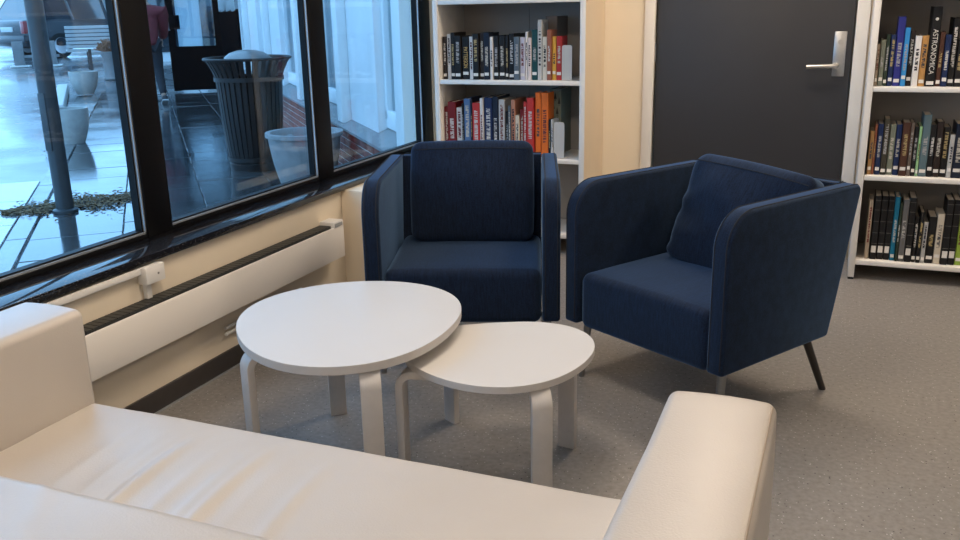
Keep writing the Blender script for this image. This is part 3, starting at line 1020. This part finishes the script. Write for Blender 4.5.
mat('leaf_litter', (0.16, 0.10, 0.045), rough=0.7, var=0.5, scale=25)
mat('car_paint', (0.012, 0.014, 0.022), rough=0.28, coat=1.0)
mat('car_glass', (0.02, 0.03, 0.04), rough=0.08, coat=1.0, ior=1.8)
mat('soil', (0.03, 0.022, 0.016), rough=0.9, var=0.3, scale=40)

gm = MB()
NX, NY = 44, 44
gx0, gx1, gy0, gy1 = -62.0, -2.40, -8.0, 60.0
gv, gf = [], []
for j in range(NY + 1):
    for i in range(NX + 1):
        x = gx0 + (gx1 - gx0) * i / NX
        y = gy0 + (gy1 - gy0) * j / NY
        gv.append((x, y, zg(x, y) - 0.032))
for j in range(NY):
    for i in range(NX):
        a = j * (NX + 1) + i
        gf.append((a, a + 1, a + NX + 2, a + NX + 1))
struct(gm.add(gv, gf).build('street', 'wet_asphalt', smooth=60))

pv = struct(empty('pavement', fpt(0, 0), ROT_F))
SL = 0.56
base = None
KERB = 2.48
tile_meshes = []
for v in range(3):
    t = MB().box(0.003, SL - 0.003, 0.003, SL - 0.003, -0.05, 0.0).build('paving_slab', 'wet_slab', pv, bevel=0.004, seg=1)
    tile_meshes.append(t.data)
    bpy.data.objects.remove(t)
cnt = 0
for i in range(-21, 24):
    for j in range(0, 5):
        s, o = i * SL + (0.5 * SL if j % 2 else 0), KERB - 0.14 - (j + 1) * SL
        c = fpt(s + SL / 2, o + SL / 2)
        if c.x > -2.75 or o < -0.5:
            continue
        if zg(c.x, c.y) > 0.02:
            continue
        t = bpy.data.objects.new('paving_slab', tile_meshes[cnt % 3])
        COL.objects.link(t)
        t.parent = pv
        t.location = (s, o, rnd.uniform(-0.003, 0.002))
        t.rotation_euler = (rnd.uniform(-0.003, 0.003), rnd.uniform(-0.003, 0.003), 0)
        cnt += 1
kerb_me = None
for i in range(-13, 11):
    c = fpt(i, KERB)
    if c.x > -2.8:
        continue
    if kerb_me is None:
        t = MB().box(0.004, 0.996, -0.13, 0.0, -0.06, 0.004).build('kerb_stone', 'wet_kerb', pv, bevel=0.006, seg=1)
        kerb_me = t.data
    else:
        t = bpy.data.objects.new('kerb_stone', kerb_me)
        COL.objects.link(t)
        t.parent = pv
    t.location = (i, KERB, 0)
# plain paving between the kerb and our own wall
near_me = None
for i in range(-24, -2):
    for j in range(0, 7):
        s, o = i * 0.9, KERB + 0.01 + j * 0.9
        c = fpt(s + 0.45, o + 0.45)
        if c.x > -2.9 or c.x < -6.9 or c.y < 0.6 or c.y > 6.0:
            continue
        if near_me is None:
            t = MB().box(0.003, 0.897, 0.003, 0.897, -0.05, -0.002).build('paving_slab', 'wet_concrete', pv, bevel=0.004, seg=1)
            near_me = t.data
        else:
            t = bpy.data.objects.new('paving_slab', near_me)
            COL.objects.link(t)
            t.parent = pv
        t.location = (s, o, 0)

# ------------------------------------------------------------------ outside: shop front
shop = tag(empty('shop_building', fpt(0, 0), ROT_F), 'pale shop front with brick base and tall white pilasters outside the window', 'building')
S0, S1 = -5.75, 9.0
BH = 0.43
mt = MB().box(S0, S1, -0.22, -0.012, -0.05, BH - 0.02)
mt.build('mortar_bed', 'mortar', shop, smooth=0)
bl, bhh = 0.235, 0.0615
brick_me = None
course = 0
z = 0.0
while z + bhh < BH:
    off = -(bl / 2) if course % 2 else 0.0
    s = -5.5 + off
    while s < 0.9:
        if brick_me is None:
            b = MB().box(0, bl - 0.012, -0.06, 0.0, 0, bhh - 0.01).build('brick', 'brick_red', shop, bevel=0.003, seg=1)
            brick_me = b.data
        else:
            b = bpy.data.objects.new('brick', brick_me)
            COL.objects.link(b)
            b.parent = shop
        b.location = (s, rnd.uniform(-0.002, 0.002), z)
        s += bl
    z += bhh + 0.003
    course += 1
mt = MB()
z = 0.0
course = 0
while z + bhh < BH:
    s = 0.95
    while s < 8.8:
        mt.box(s, s + bl - 0.012, -0.03, 0.0, z, z + bhh - 0.01)
        s += bl
    z += bhh + 0.003
    course += 1
tag(mt.build('brick_courses', 'brick_red', shop, smooth=0), kind='stuff')
# sloping grey sill over the bricks, pale back wall, pilasters and windows between them
pil = [(-5.75, -5.45), (-4.62, -3.48), (-2.20, -1.28), (0.3, 1.4), (2.6, 3.9)]
MB().prism([(0.05, BH - 0.02), (0.05, BH), (-0.20, BH + 0.10), (-0.22, BH - 0.02)], lambda u, v, t: (t, u, v), S0, 4.6).build('sill', 'concrete_grey', shop)
MB().box(S0, 4.4, -0.9, -0.82, 0, 3.4).build('inner_wall', 'white_render', shop)
for a, b in pil:
    m_ = 0.42 * (b - a)
    p_ = MB().box(a, b, -0.20, -0.06, BH, 2.9).build('pilaster', 'white_render', shop, bevel=0.008)
    MB().box(b - 0.20, b, -0.06, 0.02, BH + 0.02, 2.9).build('pilaster_rib', mat('rib_white', (0.80, 0.82, 0.82), rough=0.45), p_, bevel=0.006)
for k in range(len(pil) - 1):
    a, b = pil[k][1], pil[k + 1][0]
    fw = 0.07
    wz0, wz1 = BH + 0.14, 2.75
    fr = MB()
    fr.box(a, b, -0.20, -0.12, wz0 - 0.06, wz0 + fw)
    fr.box(a, b, -0.20, -0.12, wz1 - fw, wz1)
    fr.box(a, a + fw, -0.20, -0.12, wz0, wz1)
    fr.box(b - fw, b, -0.20, -0.12, wz0, wz1)
    w_ = fr.build('window', 'white_render', shop, bevel=0.006)
    MB().box(a + fw, b - fw, -0.165, -0.158, wz0 + fw, wz1 - fw).build('pane', 'shop_glass', w_, smooth=0)
    # a white notice hung inside the glass
    if k == 0:
        MB().box(a + 0.25, a + 0.52, -0.22, -0.216, 1.06, 1.5).build('notice', 'rib_white', w_, smooth=0)
MB().box(S0, 8.6, -0.9, 0.02, 2.75, 6.5).build('upper_wall', 'canopy_dark', shop)
# the far end of the row: dark recess with the shop entrance
MB().box(4.4, 4.5, -0.9, 0.0, 0, 2.75).build('entrance_jamb', 'white_render', shop)
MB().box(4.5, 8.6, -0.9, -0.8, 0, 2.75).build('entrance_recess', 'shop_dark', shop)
MB().box(4.7, 8.6, -0.2, 0.03, 0.0, 1.42).build('recess_shade', 'shop_dark', shop, bevel=0.01)  # solid near-black box, shade of the entrance recess put into its colour
vm, vf = [], []
for i in range(61):
    x = 4.5 + 4.1 * i / 60
    yy = 0.06 + 0.02 * math.sin(i * 1.2)
    for zz in (1.40 + 0.02 * math.sin(i * 0.8), 2.7):
        vm.append((x, yy, zz))
for i in range(60):
    vf.append((2 * i, 2 * i + 2, 2 * i + 3, 2 * i + 1))
va = MB().add(vm, vf).build('valance', 'rib_white', shop)
md = va.modifiers.new('thickness', 'SOLIDIFY')
md.thickness = 0.008
fb = tag(empty('added_far_building', fpt(11.8, 0), ROT_F), 'added dark building with pale ground floor, giving the wet pavement its dark reflections', 'building')  # added building, put here to darken the reflections in the wet slabs
MB().box(0.0, 2.0, -4.0, 1.9, 0.0, 2.4).build('ground_floor', 'white_render', fb)
MB().box(-0.4, 2.0, -4.0, 1.95, 2.4, 8.0).build('upper_floor', 'canopy_dark', fb)
for k in range(4):
    MB().box(-0.03, 0.02, -3.6 + 1.45 * k, -2.7 + 1.45 * k, 0.5, 2.1).build('window', 'car_glass', fb, bevel=0.01)

# open shop door standing across the pavement
dA, dB = Vector((-11.30, 13.16, 0)), Vector((-10.56, 13.68, 0))
dd = dB - dA
od = tag(empty('shop_door', dA, math.atan2(dd.y, dd.x)), 'open black-framed glass shop door standing over the wet pavement', 'door')
L_ = dd.length
MB().box(0, 0.12, -0.025, 0.025, 0.02, 2.15).build('stile', 'shop_dark', od)
MB().box(L_ - 0.10, L_, -0.025, 0.025, 0.02, 2.15).build('stile', 'shop_dark', od)
MB().box(0.12, L_ - 0.1, -0.022, 0.022, 0.03, 0.80).build('kick_panel', 'shop_dark', od)
MB().box(0.12, L_ - 0.1, -0.022, 0.022, 2.05, 2.15).build('top_rail', 'shop_dark', od)
MB().box(0.12, L_ - 0.1, -0.004, 0.004, 0.80, 2.05).build('glass', 'shop_glass', od, smooth=0)
MB().box(0.03, 0.22, -0.05, -0.025, 1.10, 1.34).build('handle_plate', 'shop_dark', od, bevel=0.01)
MB().tube([(0.03, -0.03, 1.08), (0.03, -0.03, 1.22)], 0.02, 8).build('lock', 'bin_lid', od)

# ------------------------------------------------------------------ outside: street furniture
po = tag(empty('lamp_post', (-5.165, 4.725, 0)), 'dark grey steel lamp post on the wet pavement outside the window', 'post')
MB().lathe([(0.0, 0.0), (0.085, 0.0), (0.085, 0.02), (0.060, 0.03)], 28).build('base_plate', 'post_grey', po)
MB().lathe([(0.060, 0.0), (0.060, 1.02), (0.062, 1.03), (0.062, 1.10), (0.060, 1.11), (0.058, 4.2), (0.0, 4.2)], 28).build('shaft', 'post_grey', po)
MB().box(-0.03, 0.03, -0.064, -0.05, 0.45, 0.85).build('hatch', 'post_grey', po, bevel=0.004)

def litter(name, n, fpos, label):
    rs = random.Random(3)
    mb = MB()
    for k in range(n):
        x, y = fpos(rs)
        if math.hypot(x + 5.165, y - 4.725) < 0.12 or math.hypot(x + 7.96, y - 7.53) < 0.3:
            continue
        sz = rs.uniform(0.008, 0.028)
        a = rs.uniform(0, 2 * PI)
        ti = rs.uniform(-0.3, 0.3)
        z0 = rs.uniform(0.004, 0.014)
        ca, sa = math.cos(a), math.sin(a)
        P = []
        for (u, v) in ((-1, 0), (0, 0.5), (1, 0), (0, -0.5)):
            px, py = u * sz, v * sz
            P.append((x + ca * px - sa * py, y + sa * px + ca * py, z0 + ti * sz * u + 0.005 * (1 - abs(u))))
        mb.add(P, [(0, 1, 2), (0, 2, 3)])
    return tag(mb.build(name, 'leaf_litter', smooth=0, fix=False), label, 'leaves', kind='stuff')

def heap(rs):
    t = rs.random()
    a, b = Vector((-5.55, 4.52, 0)), Vector((-4.95, 5.5, 0))
    p = a + (b - a) * t
    q = (b - a).normalized()
    d = rs.gauss(0, 0.04 + 0.16 * math.sin(PI * t) * (0.4 + 0.6 * abs(math.sin(t * 9))))
    return p.x - q.y * d, p.y + q.x * d
litter('fallen_leaves', 2600, heap, 'wet brown fallen leaves gathered around the lamp post foot')
def gutter(rs):
    s = rs.uniform(-1.4, 1.6)
    p = fpt(s, KERB + abs(rs.gauss(0, 0.05)))
    return p.x, p.y
litter('gutter_leaves', 420, gutter, 'thin line of fallen leaves along the kerb')

def pot(name, loc, r, h, label, taper=0.62, material='concrete_pale', rim=0.0, bulge=0.06):
    p = tag(empty(name, loc), label, 'planter')
    pr = []
    for k in range(13):
        t = k / 12
        pr.append((r * (taper + (1 - taper) * t + bulge * math.sin(PI * t) * 2), h * t))
    pr = [(0.0, 0.0)] + pr
    rt = pr[-1][0]
    if rim:
        pr += [(rt + rim, h), (rt + rim, h + rim * 1.6), (rt - 0.02, h + rim * 1.6)]
    pr += [(rt - 0.035, h), (rt - 0.045, h - 0.09), (0.0, h - 0.09)]
    MB().lathe(pr, 40).build('bowl', material, p, smooth=50)
    MB().lathe([(0.0, h - 0.075), (rt - 0.044, h - 0.08)], 30).build('soil', 'soil', p)
    return p
pot('planter', (-7.96, 7.53, 0), 0.20, 0.385, 'pale round planter beside the lamp post, near the kerb')
pot('planter', (-12.81, 12.57, 0), 0.25, 0.40, 'pale round planter in front of the white slatted bench', taper=0.55)
p3 = pot('planter', (-4.02, 6.14, 0), 0.29, 0.40, 'rimmed concrete planter beside the litter bin', taper=0.72, material='concrete_mid', rim=0.02, bulge=0.02)
MB().tube([(-0.262, -0.06, 0.30), (-0.268, -0.062, 0.30)], 0.012, 10).build('drain_hole', 'shop_dark', p3)
for k in range(4):
    a = k * 1.7
    MB().lathe([(0, 0.35), (0.035, 0.36), (0.04, 0.385), (0.02, 0.405), (0, 0.41)], 10, 0.12 * math.cos(a), 0.12 * math.sin(a)).build('pebble', 'concrete_grey', p3)

# litter bin with flared slats
lb = tag(empty('litter_bin', (-4.93, 6.72, 0)), 'dark brown slatted litter bin with flared rim and domed grey lid', 'litter bin')
prof = [(0.225, 0.05), (0.245, 0.20), (0.268, 0.45), (0.285, 0.72), (0.290, 0.80), (0.310, 0.86), (0.345, 0.93), (0.368, 0.965)]
slat_me = None
NS = 34
for k in range(NS):
    a = 2 * PI * k / NS
    if slat_me is None:
        V, F = [], []
        for r, z in prof:
            hw = 0.019
            V += [(r, -hw, z), (r, hw, z), (r - 0.009, hw, z), (r - 0.009, -hw, z)]
        for i in range(len(prof) - 1):
            for e in range(4):
                F.append((4 * i + e, 4 * i + (e + 1) % 4, 4 * i + 4 + (e + 1) % 4, 4 * i + 4 + e))
        F += [(0, 3, 2, 1), tuple(4 * (len(prof) - 1) + e for e in range(4))]
        o = MB().add(V, F).build('slat', 'bin_brown', lb)
        slat_me = o.data
    else:
        o = bpy.data.objects.new('slat', slat_me)
        COL.objects.link(o)
        o.parent = lb
    o.rotation_euler = (0, 0, a)
for zz, rr in ((0.10, 0.236), (0.80, 0.296)):
    MB().lathe([(rr, zz - 0.018), (rr + 0.008, zz - 0.018), (rr + 0.008, zz + 0.018), (rr, zz + 0.018)], 44).build('hoop', 'bin_brown', lb)
MB().tube([(0.372 * math.cos(2 * PI * k / 48), 0.372 * math.sin(2 * PI * k / 48), 0.972) for k in range(49)], 0.013, 8).build('rim', 'bin_brown', lb)
MB().lathe([(0.0, 0.0), (0.23, 0.0), (0.235, 0.06), (0.22, 0.08)], 40).build('base', 'bin_brown', lb)
MB().lathe([(0.21, 0.06), (0.255, 0.74), (0.262, 0.80)], 40).build('liner', 'shop_dark', lb)
MB().lathe([(0.0, 1.045), (0.08, 1.04), (0.15, 1.02), (0.195, 0.985), (0.20, 0.975), (0.19, 0.97), (0.0, 0.985)], 40).build('lid', 'bin_lid', lb)
for k in range(4):
    a = 2 * PI * k / 4 + 0.4
    MB().tube([(0.18 * math.cos(a), 0.18 * math.sin(a), 0.985), (0.255 * math.cos(a), 0.255 * math.sin(a), 0.79)], 0.008, 6).build('lid_strut', 'bin_brown', lb)

# bench, seen from behind
be = empty('bench', (-14.88, 15.03, zg(-15.05, 14.8) - 0.03), math.atan2(0.27 + 0.5, 0.67))
tag(be, 'white slatted bench beyond the planters, back turned', 'bench')
for k in range(7):
    z0 = 0.40 + 0.078 * k
    MB().box(-0.55, 1.35, -0.02 - 0.02 * k, 0.006 - 0.02 * k, z0, z0 + 0.062).build('back_slat', 'bench_white', be, bevel=0.006, seg=1)
for k in range(5):
    MB().box(-0.55, 1.35, 0.05 + 0.085 * k, 0.12 + 0.085 * k, 0.42, 0.445).build('seat_slat', 'bench_white', be, bevel=0.006, seg=1)
for x in (-0.15, 1.0):
    f_ = MB().box(x, x + 0.06, -0.03, 0.03, 0.0, 0.45)
    f_.box(x, x + 0.06, 0.40, 0.46, 0.0, 0.42)
    f_.box(x, x + 0.06, -0.03, 0.46, 0.37, 0.42)
    f_.build('leg_frame', 'post_grey', be)

# pedestal planter with dried plant
px, py = -13.75, 14.30
pp = tag(empty('pedestal_planter', (px, py, zg(px, py) - 0.03)), 'tall grey pedestal planter holding a dried reddish plant', 'planter')
MB().lathe([(0.0, 0.0), (0.20, 0.0), (0.18, 0.1), (0.19, 0.45), (0.22, 0.50), (0.22, 0.54), (0.0, 0.54)], 24).build('pedestal', 'concrete_grey', pp)
mb = MB()
rs = random.Random(11)
for k in range(160):
    a, e = rs.uniform(0, 2 * PI), rs.uniform(0.1, 1.4)
    l = rs.uniform(0.14, 0.27)
    e1 = (0.06 * math.cos(a), 0.06 * math.sin(a), 0.52)
    e2 = (e1[0] + l * math.cos(a) * math.cos(e), e1[1] + l * math.sin(a) * math.cos(e), 0.54 + l * math.sin(e))
    mb.tube([e1, e2], [0.006, 0.014], 4)
tag(mb.build('dry_foliage', 'dry_plant', pp, smooth=0), kind='stuff')

# white kerb rail beside the far planter
kr = MB()
a, b = Vector((-10.84, 10.05, 0)), Vector((-13.9, 13.1, 0.02))
q = (b - a).normalized()
nrm = Vector((-q.y, q.x, 0)) * 0.11
kr.add([a - nrm, a + nrm, b + nrm, b - nrm, a - nrm * 0.8 + Vector((0, 0, 0.10)), a + nrm * 0.8 + Vector((0, 0, 0.10)), b + nrm * 0.8 + Vector((0, 0, 0.10)), b - nrm * 0.8 + Vector((0, 0, 0.10))],
       [(3, 2, 1, 0), (4, 5, 6, 7), (0, 1, 5, 4), (1, 2, 6, 5), (2, 3, 7, 6), (3, 0, 4, 7)])
tag(kr.build('white_kerb', mat('kerb_white', (0.62, 0.62, 0.60), rough=0.5, var=0.08, scale=8), bevel=0.01), 'long white painted concrete kerb leading to the far planter', 'kerb')

# two grey boards on feet between the lamp post and the parked car
bx_, by_ = -16.98, 15.35
bd = tag(empty('barrier', (bx_, by_, zg(bx_, by_) - 0.03), math.atan2(0.95, 0.33) - 0.55), 'pair of grey upright boards on white feet behind the lamp post', 'barrier')
for k, x in enumerate((-0.44, 0.22)):
    MB().box(x, x + 0.22, -0.04, 0.04, 0.04, 0.56).build('board', 'concrete_grey', bd, bevel=0.01)
    MB().box(x - 0.08, x + 0.32, -0.14, 0.14, 0.0, 0.04).build('foot', 'kerb_white', bd, bevel=0.01)
MB().box(-0.4, 0.5, -0.02, 0.02, 0.20, 0.26).build('crossbar', 'concrete_grey', bd)

# ------------------------------------------------------------------ outside: parked estate car
mat('tyre', (0.012, 0.012, 0.012), rough=0.8)
mat('rim_alloy', (0.42, 0.42, 0.44), rough=0.35, metal=0.8)
mat('lamp_red', (0.35, 0.012, 0.012), rough=0.2, coat=1.0)
mat('plate_white', (0.68, 0.70, 0.70), rough=0.4)
ax = Vector((0.22, 0.975, 0)).normalized()
cx_, cy_ = -19.60, 17.0
car = tag(empty('parked_car', (cx_, cy_, zg(-19, 17) - 0.04), math.atan2(ax.y, ax.x)), 'dark estate car parked across the street behind the bench', 'car')
# stations from the rear: x, half width, bottom z, belt z
st = [(0.0, 0.70, 0.42, 0.90), (0.06, 0.80, 0.32, 0.94), (0.25, 0.87, 0.26, 0.97), (0.9, 0.90, 0.22, 0.97), (2.0, 0.90, 0.20, 0.95), (3.1, 0.90, 0.20, 0.92), (3.5, 0.89, 0.21, 0.90), (4.2, 0.84, 0.24, 0.80), (4.55, 0.72, 0.30, 0.68), (4.68, 0.5, 0.36, 0.58)]
V, F = [], []
for (x, hw, zb, zt) in st:
    for (u, t) in ((0.86, 0.0), (0.98, 0.12), (1.0, 0.45), (0.985, 0.75), (0.93, 0.97), (0.80, 1.0)):
        V.append((x, -hw * u, zb + (zt - zb) * t))
    for (u, t) in reversed(((0.86, 0.0), (0.98, 0.12), (1.0, 0.45), (0.985, 0.75), (0.93, 0.97), (0.80, 1.0))):
        V.append((x, hw * u, zb + (zt - zb) * t))
for i in range(len(st) - 1):
    for e in range(12):
        F.append((12 * i + e, 12 * i + (e + 1) % 12, 12 * (i + 1) + (e + 1) % 12, 12 * (i + 1) + e))
F += [tuple(range(12)), tuple(12 * (len(st) - 1) + e for e in range(12))[::-1]]
MB().add(V, F).build('body', 'car_paint', car, smooth=50)
gs = [(0.10, 0.80, 0.93), (0.42, 0.62, 1.44), (1.2, 0.64, 1.49), (2.3, 0.63, 1.47), (2.75, 0.60, 1.40), (3.45, 0.74, 0.90)]
belt = [0.80, 0.83, 0.84, 0.84, 0.82, 0.76]
V, F = [], []
for (x, hw, zt), bw in zip(gs, belt):
    zb = 0.90
    V += [(x, -bw, zb), (x, -hw, zt), (x, hw, zt), (x, bw, zb)]
for i in range(len(gs) - 1):
    for e in range(3):
        F.append((4 * i + e, 4 * i + e + 1, 4 * i + 4 + e + 1, 4 * i + 4 + e))
MB().add(V, F).build('greenhouse', 'car_glass', car, smooth=30)
rf = MB()
V, F = [], []
for (x, hw, zt) in gs[1:5]:
    V += [(x, -hw - 0.015, zt - 0.05), (x, -hw + 0.03, zt + 0.015), (x, hw - 0.03, zt + 0.015), (x, hw + 0.015, zt - 0.05)]
for i in range(3):
    for e in range(3):
        F.append((4 * i + e, 4 * i + e + 1, 4 * i + 4 + e + 1, 4 * i + 4 + e))
rf.add(V, F).build('roof', 'car_paint', car, smooth=50)
for s in (-1, 1):
    for (xa, xb, wa, wb, za) in ((0.12, 0.44, 0.815, 0.63, 1.43), (1.28, 1.24, 0.85, 0.65, 1.47), (2.28, 2.26, 0.85, 0.645, 1.46), (3.42, 2.72, 0.78, 0.62, 1.40)):
        MB().tube([(xa, s * wa, 0.92), (xb, s * wb, za)], 0.035, 8).build('pillar', 'car_paint', car)
    MB().tube([(0.5, s * 0.55, 1.50), (0.6, s * 0.56, 1.54), (2.2, s * 0.56, 1.54), (2.3, s * 0.55, 1.50)], 0.015, 8).build('roof_rail', 'rim_alloy', car)
    MB().box(-0.015, 0.10, min(s * 0.62, s * 0.80), max(s * 0.62, s * 0.80), 0.62, 0.92).build('tail_lamp', 'lamp_red', car, bevel=0.015)
    for xw in (0.85, 3.65):
        wh = empty('wheel', (xw, s * 0.80, 0.31))
        wh.parent = car
        tb = MB().lathe([(0.20, -0.10), (0.30, -0.10), (0.315, -0.07), (0.315, 0.07), (0.30, 0.10), (0.20, 0.10)], 28).build('tyre', 'tyre', wh)
        tb.rotation_euler = (PI / 2, 0, 0)
        rb = MB().lathe([(0.0, 0.06), (0.06, 0.065), (0.18, 0.085), (0.205, 0.10), (0.205, -0.1), (0.0, -0.1)], 28).build('hub', 'rim_alloy', wh)
        rb.rotation_euler = (-s * PI / 2, 0, 0)
    for xd in (1.45, 2.5):
        MB().box(xd, xd + 0.16, min(s * 0.885, s * 0.915), max(s * 0.885, s * 0.915), 0.80, 0.825).build('door_handle', 'car_paint', car, bevel=0.005)
MB().box(-0.03, 0.02, -0.27, 0.27, 0.66, 0.78).build('number_plate', 'plate_white', car, bevel=0.006)
MB().box(-0.05, 0.15, -0.80, 0.80, 0.40, 0.58).build('bumper', 'car_paint', car, bevel=0.03)

# ------------------------------------------------------------------ outside: passer-by walking away
mat('trousers_dark', (0.012, 0.013, 0.018), rough=0.8)
mat('jacket_red', (0.16, 0.018, 0.022), rough=0.75, var=0.15, scale=15)
mat('skin', (0.42, 0.25, 0.18), rough=0.55)
mat('hair_dark', (0.02, 0.014, 0.01), rough=0.6)
mat('shoe_dark', (0.02, 0.02, 0.024), rough=0.5)
mat('shoe_sole', (0.5, 0.5, 0.5), rough=0.6)
pr = tag(empty('person', (-10.26, 11.48, 0), math.atan2(0.66, -0.75)), 'person in red jacket and dark trousers walking past the shop', 'person')

def skin_obj(name, verts, edges, radii, material, parent, sub=2):
    me = bpy.data.meshes.new(name)
    me.from_pydata(verts, edges, [])
    o = bpy.data.objects.new(name, me)
    COL.objects.link(o)
    o.parent = parent
    me.materials.append(MATS[material])
    m1 = o.modifiers.new('skin', 'SKIN')
    for i, r in enumerate(radii):
        d = me.skin_vertices[0].data[i]
        d.radius = r if isinstance(r, tuple) else (r, r)
        d.use_root = (i == 0)
    m2 = o.modifiers.new('smooth', 'SUBSURF')
    m2.levels = sub
    m2.render_levels = sub
    m1.use_smooth_shade = True
    return o
# x forward, y left; mid-stride
bv = [(0, 0, 0.95), (0, 0, 1.12), (0.01, 0, 1.32), (0.01, 0, 1.46), (0.03, 0, 1.54), (0.045, 0, 1.63), (0.045, 0, 1.71),
      (0, 0.10, 0.90), (0.17, 0.10, 0.50), (0.24, 0.10, 0.09), (0.36, 0.11, 0.04),
      (0, -0.10, 0.90), (-0.02, -0.10, 0.50), (-0.28, -0.10, 0.14), (-0.22, -0.11, 0.04),
      (0.01, 0.20, 1.42), (-0.10, 0.26, 1.17), (-0.02, 0.27, 0.93),
      (0.01, -0.20, 1.42), (0.09, -0.26, 1.17), (0.26, -0.25, 0.99)]
be_ = [(0, 1), (1, 2), (2, 3), (3, 4), (4, 5), (5, 6), (0, 7), (7, 8), (8, 9), (9, 10), (0, 11), (11, 12), (12, 13), (13, 14), (3, 15), (15, 16), (16, 17), (3, 18), (18, 19), (19, 20)]
br = [(0.13, 0.09), (0.12, 0.085), (0.13, 0.09), (0.08, 0.07), 0.05, 0.085, 0.07, 0.09, 0.06, 0.04, 0.035, 0.09, 0.06, 0.04, 0.035, 0.045, 0.036, 0.026, 0.045, 0.036, 0.026]
body = skin_obj('body', bv, be_, br, 'skin', pr)
def grow(rr, k):
    return [tuple(x * k + 0.012 for x in (r if isinstance(r, tuple) else (r, r))) for r in rr]
ti = [0, 7, 8, 9, 11, 12, 13]
skin_obj('trousers', [bv[i] for i in ti], [(0, 1), (1, 2), (2, 3), (0, 4), (4, 5), (5, 6)], grow([br[i] for i in ti], 1.12), 'trousers_dark', body)
ji = [1, 0, 2, 3, 15, 16, 17, 18, 19, 20]
jv = [bv[i] for i in ji]
jv[1] = (0, 0, 0.88)
skin_obj('jacket', jv, [(0, 1), (0, 2), (2, 3), (3, 4), (4, 5), (5, 6), (3, 7), (7, 8), (8, 9)], grow([(0.15, 0.11), (0.165, 0.125), (0.165, 0.115), (0.10, 0.085), 0.085, 0.065, 0.05, 0.085, 0.065, 0.05], 1.3), 'jacket_red', body)
V, F = rbox(0.19, 0.17, 0.15, 0.07, (4, 4, 4))
MB().add([Vector(p) + Vector((0.03, 0, 1.715)) for p in V], F).build('hair', 'hair_dark', body, smooth=80)
V, F = rbox(0.035, 0.03, 0.045, 0.012, (2, 2, 2))
MB().add([Vector(p) + Vector((0.145, 0, 1.655)) for p in V], F).build('nose', 'skin', body, smooth=80)
for s in (-1, 1):
    V, F = rbox(0.03, 0.02, 0.055, 0.009, (2, 2, 2))
    MB().add([Vector(p) + Vector((0.045, s * 0.09, 1.66)) for p in V], F).build('ear', 'skin', body, smooth=80)
for (hx, hy, hz) in ((0.0, 0.275, 0.86), (0.33, -0.245, 0.95)):
    hb_ = empty('hand', (hx, hy, hz))
    hb_.parent = body
    V, F = rbox(0.05, 0.03, 0.09, 0.013, (2, 2, 2))
    MB().add(V, F).build('palm', 'skin', hb_, smooth=80)
    for k in range(4):
        xx = -0.018 + 0.012 * k
        MB().tube([(xx, 0, -0.04), (xx + 0.004, -0.004, -0.075), (xx + 0.008, -0.016, -0.10 + 0.006 * abs(k - 1.5))], [0.007, 0.0065, 0.005], 6).build('finger', 'skin', hb_)
    MB().tube([(0.022, 0, 0.0), (0.036, -0.006, -0.025), (0.04, -0.012, -0.05)], [0.009, 0.008, 0.006], 6).build('thumb', 'skin', hb_)
for (fx, fy, fz, tilt) in ((0.30, 0.105, 0.045, -0.15), (-0.25, -0.105, 0.05, 0.35)):
    V, F = rbox(0.27, 0.095, 0.09, 0.04, (4, 3, 2))
    sh_ = MB().add(V, F).build('shoe', 'shoe_dark', body, smooth=80)
    sh_.location = (fx, fy, fz + 0.012)
    sh_.rotation_euler = (0, tilt, 0)
    V, F = rbox(0.275, 0.098, 0.024, 0.011, (4, 3, 1))
    so_ = MB().add([Vector(p) + Vector((0, 0, -0.038)) for p in V], F).build('sole', 'shoe_sole', sh_, smooth=80)
